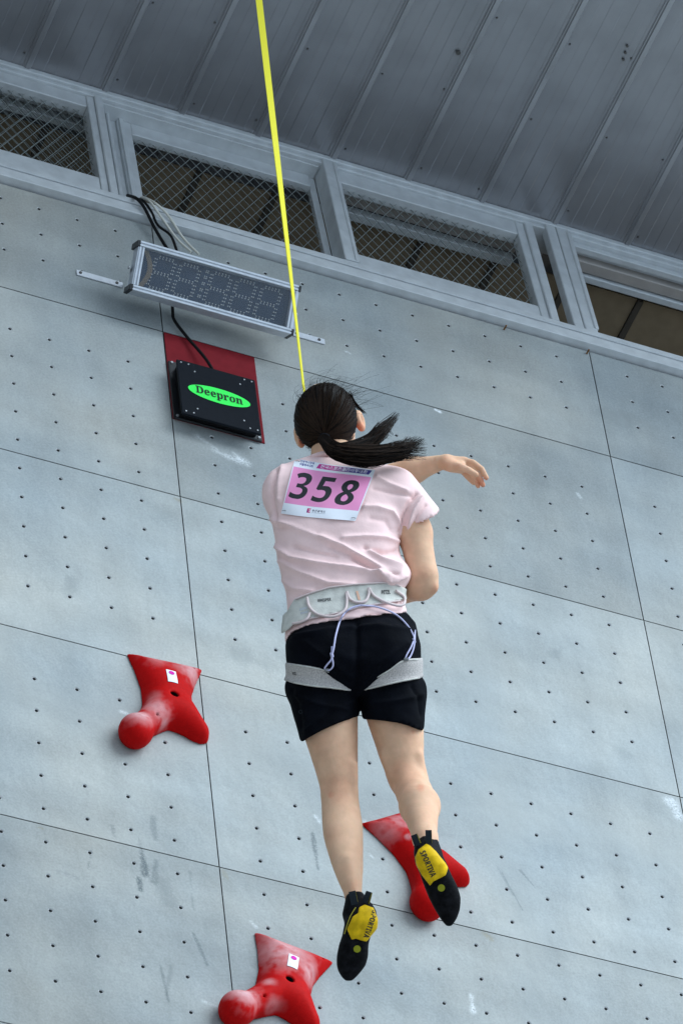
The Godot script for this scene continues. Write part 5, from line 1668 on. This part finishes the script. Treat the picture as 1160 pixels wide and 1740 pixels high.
func bib_texture() -> ImageTexture:
	var w := 1000
	var h := 760
	var im := Image.create(w, h, false, Image.FORMAT_RGB8)
	im.fill(Color(0.93, 0.93, 0.95))
	im.fill_rect(Rect2i(10, 112, w - 24, 500), Color(0.93, 0.575, 0.75))
	# heading on a band that runs from magenta to violet
	for x in range(285, 965):
		var t: float = clampf((x - 480) / 260.0, 0.0, 1.0)
		im.fill_rect(Rect2i(x, 14, 1, 66), Color(0.80, 0.17, 0.55).lerp(Color(0.24, 0.20, 0.56), t))
	for k in 66:
		im.fill_rect(Rect2i(285, 14 + k, int((66 - k) * 0.35), 1), Color(0.93, 0.93, 0.95))
		im.fill_rect(Rect2i(965 - int(k * 0.35), 14 + k, int(k * 0.35), 1), Color(0.93, 0.93, 0.95))
	hangul(im, "전국스포츠클라이밍대회", Vector2(335, 24), Vector2(44, 44), Vector2(53, 0), 6.0, 0.12, Color(0.95, 0.93, 0.97))
	var navy := Color(0.16, 0.18, 0.48)
	hangul(im, "부산광역시장배", Vector2(45, 6), Vector2(25, 29), Vector2(29, 0), 4.2, 0.1, navy)
	hangul(im, "생활체육대회", Vector2(72, 48), Vector2(25, 29), Vector2(29, 0), 4.2, 0.1, navy)
	# the number
	print_word(im, "3", true, Vector2(165, 352), Vector2(212, 368), 0.13, Color(0.085, 0.09, 0.10))
	print_word(im, "5", true, Vector2(462, 360), Vector2(218, 362), 0.13, Color(0.085, 0.09, 0.10))
	print_word(im, "8", true, Vector2(762, 368), Vector2(232, 366), 0.13, Color(0.085, 0.09, 0.10))
	# city mark and name
	im.fill_rect(Rect2i(325, 640, 48, 62), Color(0.80, 0.10, 0.42))
	im.fill_rect(Rect2i(348, 655, 26, 12), Color(0.93, 0.93, 0.95))
	im.fill_rect(Rect2i(352, 678, 24, 10), Color(0.93, 0.93, 0.95))
	im.fill_rect(Rect2i(325, 668, 20, 34), Color(0.55, 0.12, 0.44))
	hangul(im, "부산광역시", Vector2(392, 650), Vector2(30, 32), Vector2(36, 0), 4.5, 0.05, Color(0.22, 0.23, 0.30))
	for x in range(392, 570, 7):
		im.fill_rect(Rect2i(x, 692, 4, 6), Color(0.45, 0.46, 0.52))
	im.generate_mipmaps()
	return ImageTexture.create_from_image(im)

func build_bib(o: Node3D) -> void:
	var tl := Vector2(-0.1485, 0.4511)
	var tr := Vector2(0.0565, 0.4161)
	var br := Vector2(0.0056, 0.2870)
	var bl := Vector2(-0.1832, 0.3088)
	var st := st_new()
	var nu := 26
	var nv := 20
	var P := []
	for j in nv + 1:
		var row := []
		for i in nu + 1:
			var u := float(i) / nu
			var v := float(j) / nv
			var a := tl.lerp(tr, u).lerp(bl.lerp(br, u), v)
			a.y -= 0.0030 * sin(u * PI * 1.3 + 0.4) * (1.0 - v * 0.4)
			var z := surface_z(f_shirt0, a.x, a.y, 0.25) + 0.0040 + 0.0014 * sin(u * 6.0 + v * 3.0) + 0.0010 * sin(u * 13.0 - v * 7.0)
			# corners curl away from the cloth between the pins
			var c: float = absf(u - 0.5) * 2.0
			z += 0.003 * pow(c, 6.0) * absf(sin(v * PI))
			row.append(Vector3(a.x, a.y, z))
		P.append(row)
	var nrm := []
	for j in nv + 1:
		var row := []
		for i in nu + 1:
			var dx: Vector3 = P[j][min(i + 1, nu)] - P[j][max(i - 1, 0)]
			var dy: Vector3 = P[min(j + 1, nv)][i] - P[max(j - 1, 0)][i]
			row.append(dy.cross(dx).normalized())
		nrm.append(row)
	for j in nv:
		for i in nu:
			for q in [[0, 0], [1, 0], [1, 1], [0, 0], [1, 1], [0, 1]]:
				var a: int = i + q[0]
				var b: int = j + q[1]
				st.set_uv(Vector2(float(a) / nu, float(b) / nv))
				st.set_normal(nrm[b][a])
				st.add_vertex(P[b][a])
	var m := StandardMaterial3D.new()
	m.albedo_texture = bib_texture()
	m.roughness = 0.6
	var bib := put("race_number", st.commit(), m, o)
	bib.set_meta("label", "pink and white race number sheet reading 358")
	for q in [P[1][1], P[1][nu - 4], P[nv - 1][1], P[nv - 1][nu - 1]]:
		tube_part("safety_pin", [q + Vector3(-0.006, 0.001, 0.001), q + Vector3(0.0, 0.002, 0.0025), q + Vector3(0.006, 0.0, 0.001)], 0.0008, M.pin, bib, 5)

# ---------------------------------------------------------------- shoes
func pull_tab(parent: Node, foot: Vector3, up: Vector3, side: Vector3, length: float, width: float) -> void:
	# a folded loop of woven tape with yellow edges
	var out := up.cross(side).normalized()
	var st := st_new()
	var sy := st_new()
	var prof := []
	for i in 13:
		var t := i / 12.0
		var a := t * PI
		prof.append(foot + up * (length * (1.0 - pow(absf(cos(a)), 3.0)) ) + out * (cos(a) * 0.0048))
	for i in 12:
		var a: Vector3 = prof[i]
		var b: Vector3 = prof[i + 1]
		var w := side * width * 0.5
		quad(st, a - w, b - w, b + w, a + w)
		var n := (b - a).cross(side).normalized() * -0.0006
		for s in [-1.0, 1.0]:
			var e0: Vector3 = side * s * width * 0.5
			var e1: Vector3 = side * s * width * 0.34
			quad(sy, a + e1 + n, b + e1 + n, b + e0 + n, a + e0 + n)
		if i == 1 or i == 2 or i == 4:
			quad(sy, a - w * 0.35 + n, b - w * 0.1 + n, b + w * 0.4 + n, a + w * 0.15 + n)
			quad(sy, a - w * 0.35 - n, b - w * 0.1 - n, b + w * 0.4 - n, a + w * 0.15 - n)
	var t := put("pull_tab", mesh_of(st), M.tab, parent)
	var y := put("pull_tab_pattern", mesh_of(sy), M.tab_yellow, parent)
	t.name = "pull_tab"
	y.name = "pull_tab_pattern"

func build_shoes(o: Node3D) -> void:
	for k in 2:
		var left := k == 0
		var field: Callable = f_lshoe if left else f_rshoe
		var lo := Vector3(-0.0585, -0.8473, 0.3859) if left else Vector3(0.1284, -0.7114, 0.4100)
		var hi := Vector3(0.0726, -0.6042, 0.5552) if left else Vector3(0.2675, -0.4481, 0.7111)
		var shoe := part("climbing_shoe", net(field, lo, hi, 0.0035), M.shoe, o)
		shoe.set_meta("label", "black and yellow climbing shoe on the straight leg" if left else "black and yellow climbing shoe on the bent leg")
		part("heel_cup", net(f_lheel if left else f_rheel, lo, hi, 0.0028), M.heel, shoe)
		# round mark under the arch
		var c := Vector2(0.0083, -0.7483) if left else Vector2(0.2109, -0.5957)
		var st := st_new()
		var zc := surface_z(field, c.x, c.y, 0.9)
		var n := 20
		for i in n:
			var a0 := TAU * i / n
			var a1 := TAU * (i + 1) / n
			var r := 0.0088
			var p0 := c + Vector2(cos(a0), sin(a0)) * r
			var p1 := c + Vector2(cos(a1), sin(a1)) * r
			for v in [Vector3(c.x, c.y, zc + 0.0012), Vector3(p1.x, p1.y, surface_z(field, p1.x, p1.y, 0.9) + 0.0012), Vector3(p0.x, p0.y, surface_z(field, p0.x, p0.y, 0.9) + 0.0012)]:
				st.add_vertex(v)
		put("round_mark", mesh_of(st), M.dot, shoe)
		# word along the heel
		if left:
			word_on(f_lheel, "SPORTIVA", true, Vector2(0.0408, -0.6895), Vector2(-0.36, -1.0), 0.068, 1.25, 0.9, "lettering", shoe, M.print_dark)
		else:
			word_on(f_rheel, "SPORTIVA", true, Vector2(0.1790, -0.5373), Vector2(0.45, -1.0), 0.066, 1.4, 0.9, "lettering", shoe, M.print_dark)
		# piping on the outer side of the straight leg's shoe
		if left:
			var pts := []
			for q in smooth_line([Vector2(0.0049, -0.6496), Vector2(-0.0081, -0.6702), Vector2(-0.0182, -0.6977), Vector2(-0.0225, -0.7128)], 5):
				pts.append(Vector3(q.x, q.y, surface_z(field, q.x + 0.001, q.y, 0.9) + 0.001))
			tube_part("piping", pts, 0.0012, M.tab_yellow, shoe, 5)
		var tabs := [[Vector3(0.0032, -0.6443, 0.4590), Vector3(-0.22, 1, -0.10), Vector3(1, 0.15, 0.1), 0.034, 0.017], [Vector3(0.0290, -0.6410, 0.4466), Vector3(0.32, 1, -0.05), Vector3(0.75, -0.2, 0.6), 0.030, 0.017]] if left else [[Vector3(0.1557, -0.4953, 0.5057), Vector3(-0.35, 0.9, -0.05), Vector3(0.9, 0.35, 0.3), 0.028, 0.016], [Vector3(0.1814, -0.4911, 0.5033), Vector3(-0.02, 1, 0.0), Vector3(1, 0.0, 0.1), 0.033, 0.015]]
		for t in tabs:
			var up: Vector3 = t[1].normalized()
			var sd: Vector3 = (t[2] - up * up.dot(t[2])).normalized()
			var foot: Vector3 = t[0]
			foot.z = surface_z(field, foot.x, foot.y, 0.9) - 0.004
			pull_tab(shoe, foot, up, sd, t[3], t[4])

# ---------------------------------------------------------------- hair
func build_hair(o: Node3D) -> void:
	var r := RandomNumberGenerator.new()
	r.seed = 99
	var hc := Vector3(-0.0708, 0.5510, -0.3347)
	var rad := Vector3(0.0820, 0.0965, 0.100)
	var tie := Vector3(-0.0735, 0.4976, -0.2169)
	# cap: meridians run from the tie over the skull, with combed grooves along them
	var pole := ((tie - hc) / rad).normalized()
	var e1 := pole.cross(Vector3.RIGHT).normalized()
	e1 = (Vector3.UP - pole * pole.dot(Vector3.UP)).normalized()
	var e2 := pole.cross(e1)
	var noise := FastNoiseLite.new()
	noise.frequency = 1.0
	noise.fractal_octaves = 4
	noise.seed = 8
	var n := Net.new()
	var na := 220
	var nb := 34
	for i in na:
		var a := TAU * i / na
		# how far the hair reaches: far over the crown, short towards nape and ears
		var side := absf(sin(a))
		var upw := cos(a)
		var reach: float = lerpf(lerpf(0.75, 1.55, side), 2.15, clampf(upw, 0.0, 1.0)) if upw > 0.0 else lerpf(lerpf(0.62, 1.55, side), 0.62, clampf(-upw, 0.0, 1.0))
		if upw > 0.0:
			reach = lerpf(1.55, 2.3, smoothstep(0.0, 0.8, upw))
		var groove: float = noise.get_noise_2d(cos(a) * 14.0, sin(a) * 14.0) * 0.0018 + noise.get_noise_2d(cos(a) * 45.0 + 50.0, sin(a) * 45.0) * 0.0014
		for j in nb + 1:
			var b: float = reach * j / nb
			var d := pole * cos(b) + (e1 * cos(a) + e2 * sin(a)) * sin(b)
			var g := groove * smoothstep(0.0, 0.5, b) + noise.get_noise_2d(cos(a) * 10.0 + b * 3.0, sin(a) * 10.0) * 0.0012
			var k := 1.0
			if j == nb:
				k = 0.93
			n.verts.append(hc + d * rad * k + d * g)
	for i in na:
		var i2 := (i + 1) % na
		for j in nb:
			var p0 := i * (nb + 1) + j
			var p1 := i2 * (nb + 1) + j
			n.tris.append_array(PackedInt32Array([p0, p1, p1 + 1, p0, p1 + 1, p0 + 1]))
	var hair := put("hair", net_mesh(n), M.hair, o)
	hair.set_meta("label", "dark brown hair pulled into a wind-blown ponytail")
	# tie
	var ring := []
	for i in 17:
		var a := TAU * i / 16
		ring.append(tie + Vector3(cos(a) * 0.0125, sin(a) * 0.0125, 0.001 + 0.004 * cos(a)))
	var st := st_new()
	tube(st, ring, 0.0045, 0.0045, 7, false)
	put("hair_tie", mesh_of(st), M.hair_tie, hair)
	# ponytail strands, in two wind-blown locks
	st = st_new()
	var sbn := st_new()
	var root := tie + Vector3(0, 0, 0.004)
	for i in 1100:
		var lock := r.randf()
		var g := Vector3(r.randfn(), r.randfn(), r.randfn())
		g = g / maxf(1.0, g.length() / 1.8)
		var p0 := root + g * Vector3(0.008, 0.008, 0.006)
		var p1 := Vector3(-0.0372, 0.4647, -0.1198) + g * Vector3(0.012, 0.013, 0.012)
		var p2: Vector3
		var p3: Vector3
		var p4: Vector3
		if lock < 0.62:
			var t := r.randf()
			p2 = Vector3(0.0423, 0.4558, -0.1249) + g * Vector3(0.012, 0.0145, 0.014)
			p3 = Vector3(0.1206, 0.4681, -0.1564) + g * Vector3(0.010, 0.0120, 0.012)
			p4 = Vector3(0.1690, 0.4714, -0.1781) + Vector3(0.0, g.y * 0.014 + (t - 0.5) * 0.014, g.z * 0.01) + Vector3(r.randf_range(-0.075, 0.022), 0, 0)
			if t < 0.10:
				p4 = Vector3(0.1356, 0.4501, -0.1566) + Vector3(r.randf_range(-0.02, 0.02), g.y * 0.006, 0)
			elif t > 0.75:
				p4 = Vector3(0.1631, 0.4986, -0.1828) + Vector3(r.randf_range(-0.03, 0.02), g.y * 0.005, 0)
		else:
			p2 = Vector3(0.0304, 0.4816, -0.1488) + g * Vector3(0.012, 0.0125, 0.012)
			p3 = Vector3(0.0727, 0.5196, -0.1792) + g * Vector3(0.0095, 0.0095, 0.01)
			p4 = Vector3(0.1077, 0.5564, -0.2138) + g * Vector3(0.007, 0.006, 0.008) + Vector3(1.0, 1.1, 0) * r.randf_range(-0.045, 0.008)
			if r.randf() < 0.12:
				p4 = Vector3(0.0833, 0.5151, -0.1817) + g * Vector3(0.012, 0.012, 0.01)
		var sway := Vector3(0, r.randfn(), r.randfn()) * 0.0035
		tube(st if i % 3 else sbn, smooth_line([p0, p1, p2 + sway, p3 - sway * 1.3, p4], 4), lerpf(0.0009, 0.0015, r.randf()), 0.0002, 3, false)
	put("ponytail", mesh_of(st), M.hair, hair)
	put("ponytail_lighter_strands", mesh_of(sbn), M.hair_brown, hair)
	# combed strands over the cap
	st = st_new()
	for i in 420:
		var a := r.randf_range(-PI, PI)
		var upw := cos(a)
		var far: float = lerpf(1.45, 2.0, smoothstep(0.0, 0.8, upw)) if upw > 0.0 else lerpf(0.6, 1.45, absf(sin(a)))
		var b0 := r.randf_range(0.05, far * 0.5)
		var b1 := r.randf_range(b0 + 0.3, far)
		var line := []
		for k in 7:
			var b: float = lerpf(b0, b1, k / 6.0)
			var aa := a + 0.03 * sin(b * 3.0 + i)
			var d := pole * cos(b) + (e1 * cos(aa) + e2 * sin(aa)) * sin(b)
			line.append(hc + d * rad * (1.006 + 0.012 * sin(k / 6.0 * PI) * r.randf()))
		tube(st, line, 0.0010, 0.0004, 3, false)
	put("combed_strands", mesh_of(st), M.hair_brown, hair)
	# loose hairs lifted by the wind
	st = st_new()
	for i in 110:
		var a := r.randf_range(-1.2, 1.0)
		var b := r.randf_range(1.15, 1.75)
		var d := pole * cos(b) + (e1 * cos(a) + e2 * sin(a)) * sin(b)
		var p := hc + d * rad * 0.99
		var l := r.randf_range(0.02, 0.055)
		var bend := Vector3(r.randf_range(0.1, 1.2), r.randf_range(-0.4, 0.5), 0) * l
		tube(st, smooth_line([p, p + d * l * 0.45 + bend * 0.2, p + d * l * 0.7 + bend * 0.8, p + d * l * 0.7 + bend * 1.5], 4), 0.00032, 0.00018, 3, false)
	# the lock in front of the right ear
	for i in 26:
		var g := Vector3(r.randfn(), r.randfn(), r.randfn())
		var p := Vector3(-0.0083, 0.6146, -0.3832) + g * Vector3(0.004, 0.006, 0.004)
		tube(st, smooth_line([p, Vector3(0.0055, 0.5934, -0.3918) + g * 0.003, Vector3(0.0193, 0.5797, -0.3944) + g * 0.003, Vector3(0.0300, 0.5705, -0.3945) + g * Vector3(0.003, 0.0035, 0.003)], 4), 0.0011, 0.0003, 4, false)
	put("loose_hair", mesh_of(st), M.hair, hair)

# ---------------------------------------------------------------- the tape that holds the climber
func build_tape() -> void:
	var person: Node3D = get_node("person")
	var low: Vector3 = person.transform * Vector3(-0.0297, 0.0967, -0.2555)
	var o := base("belay_tape", low)
	var w := 0.0192
	# straight from the harness to its anchor under the roof; the flat tape turns edge-on on its way down
	var neck: Vector3 = person.transform * Vector3(-0.1291, 0.6381, -0.5930)
	var dir := (neck - low).normalized()
	var top: Vector3 = Vector3(-0.10810, 15.12000, 2.35913)
	var line := [Vector3.ZERO, neck - low, top - low]
	var side0 := Vector3(0.72, -0.12, 0.68)
	var pts := []
	for i in 10:
		pts.append(line[0].lerp(line[1], i / 10.0))
	for i in 41:
		pts.append(line[1].lerp(line[2], i / 40.0))
	var view := Vector3(0.33, 0.79, -0.51)
	var st := st_new()
	var prev := []
	for i in pts.size():
		var d: Vector3 = (pts[min(i + 1, pts.size() - 1)] - pts[max(i - 1, 0)]).normalized()
		var x := d.cross(Vector3(0.33, 0.79, -0.51)).normalized()
		var t := i / float(pts.size() - 1)
		var turn: float = lerpf(78.0, 12.0, smoothstep(0.18, 0.72, t))
		x = x.rotated(d, deg_to_rad(turn))
		var y := d.cross(x) * 0.0011
		var c: Vector3 = pts[i]
		var ring := [c - x * w * 0.5 - y, c + x * w * 0.5 - y, c + x * w * 0.5 + y, c - x * w * 0.5 + y]
		if not prev.is_empty():
			for k in 4:
				var k2 := (k + 1) % 4
				quad(st, prev[k], prev[k2], ring[k2], ring[k])
		prev = ring
	put("webbing", mesh_of(st), M.tape, o)
	tag(o, "flat yellow tape from the roof to the climber's harness", "tape")
	box_part("anchor", top - low + Vector3(-0.03, -0.02, -0.03), top - low + Vector3(0.03, 0.03, 0.03), M.bolt, o, 0.004)
	box_part("connector", Vector3(-0.014, -0.03, -0.014), Vector3(0.014, 0.02, 0.014), M.bolt, o, 0.004)
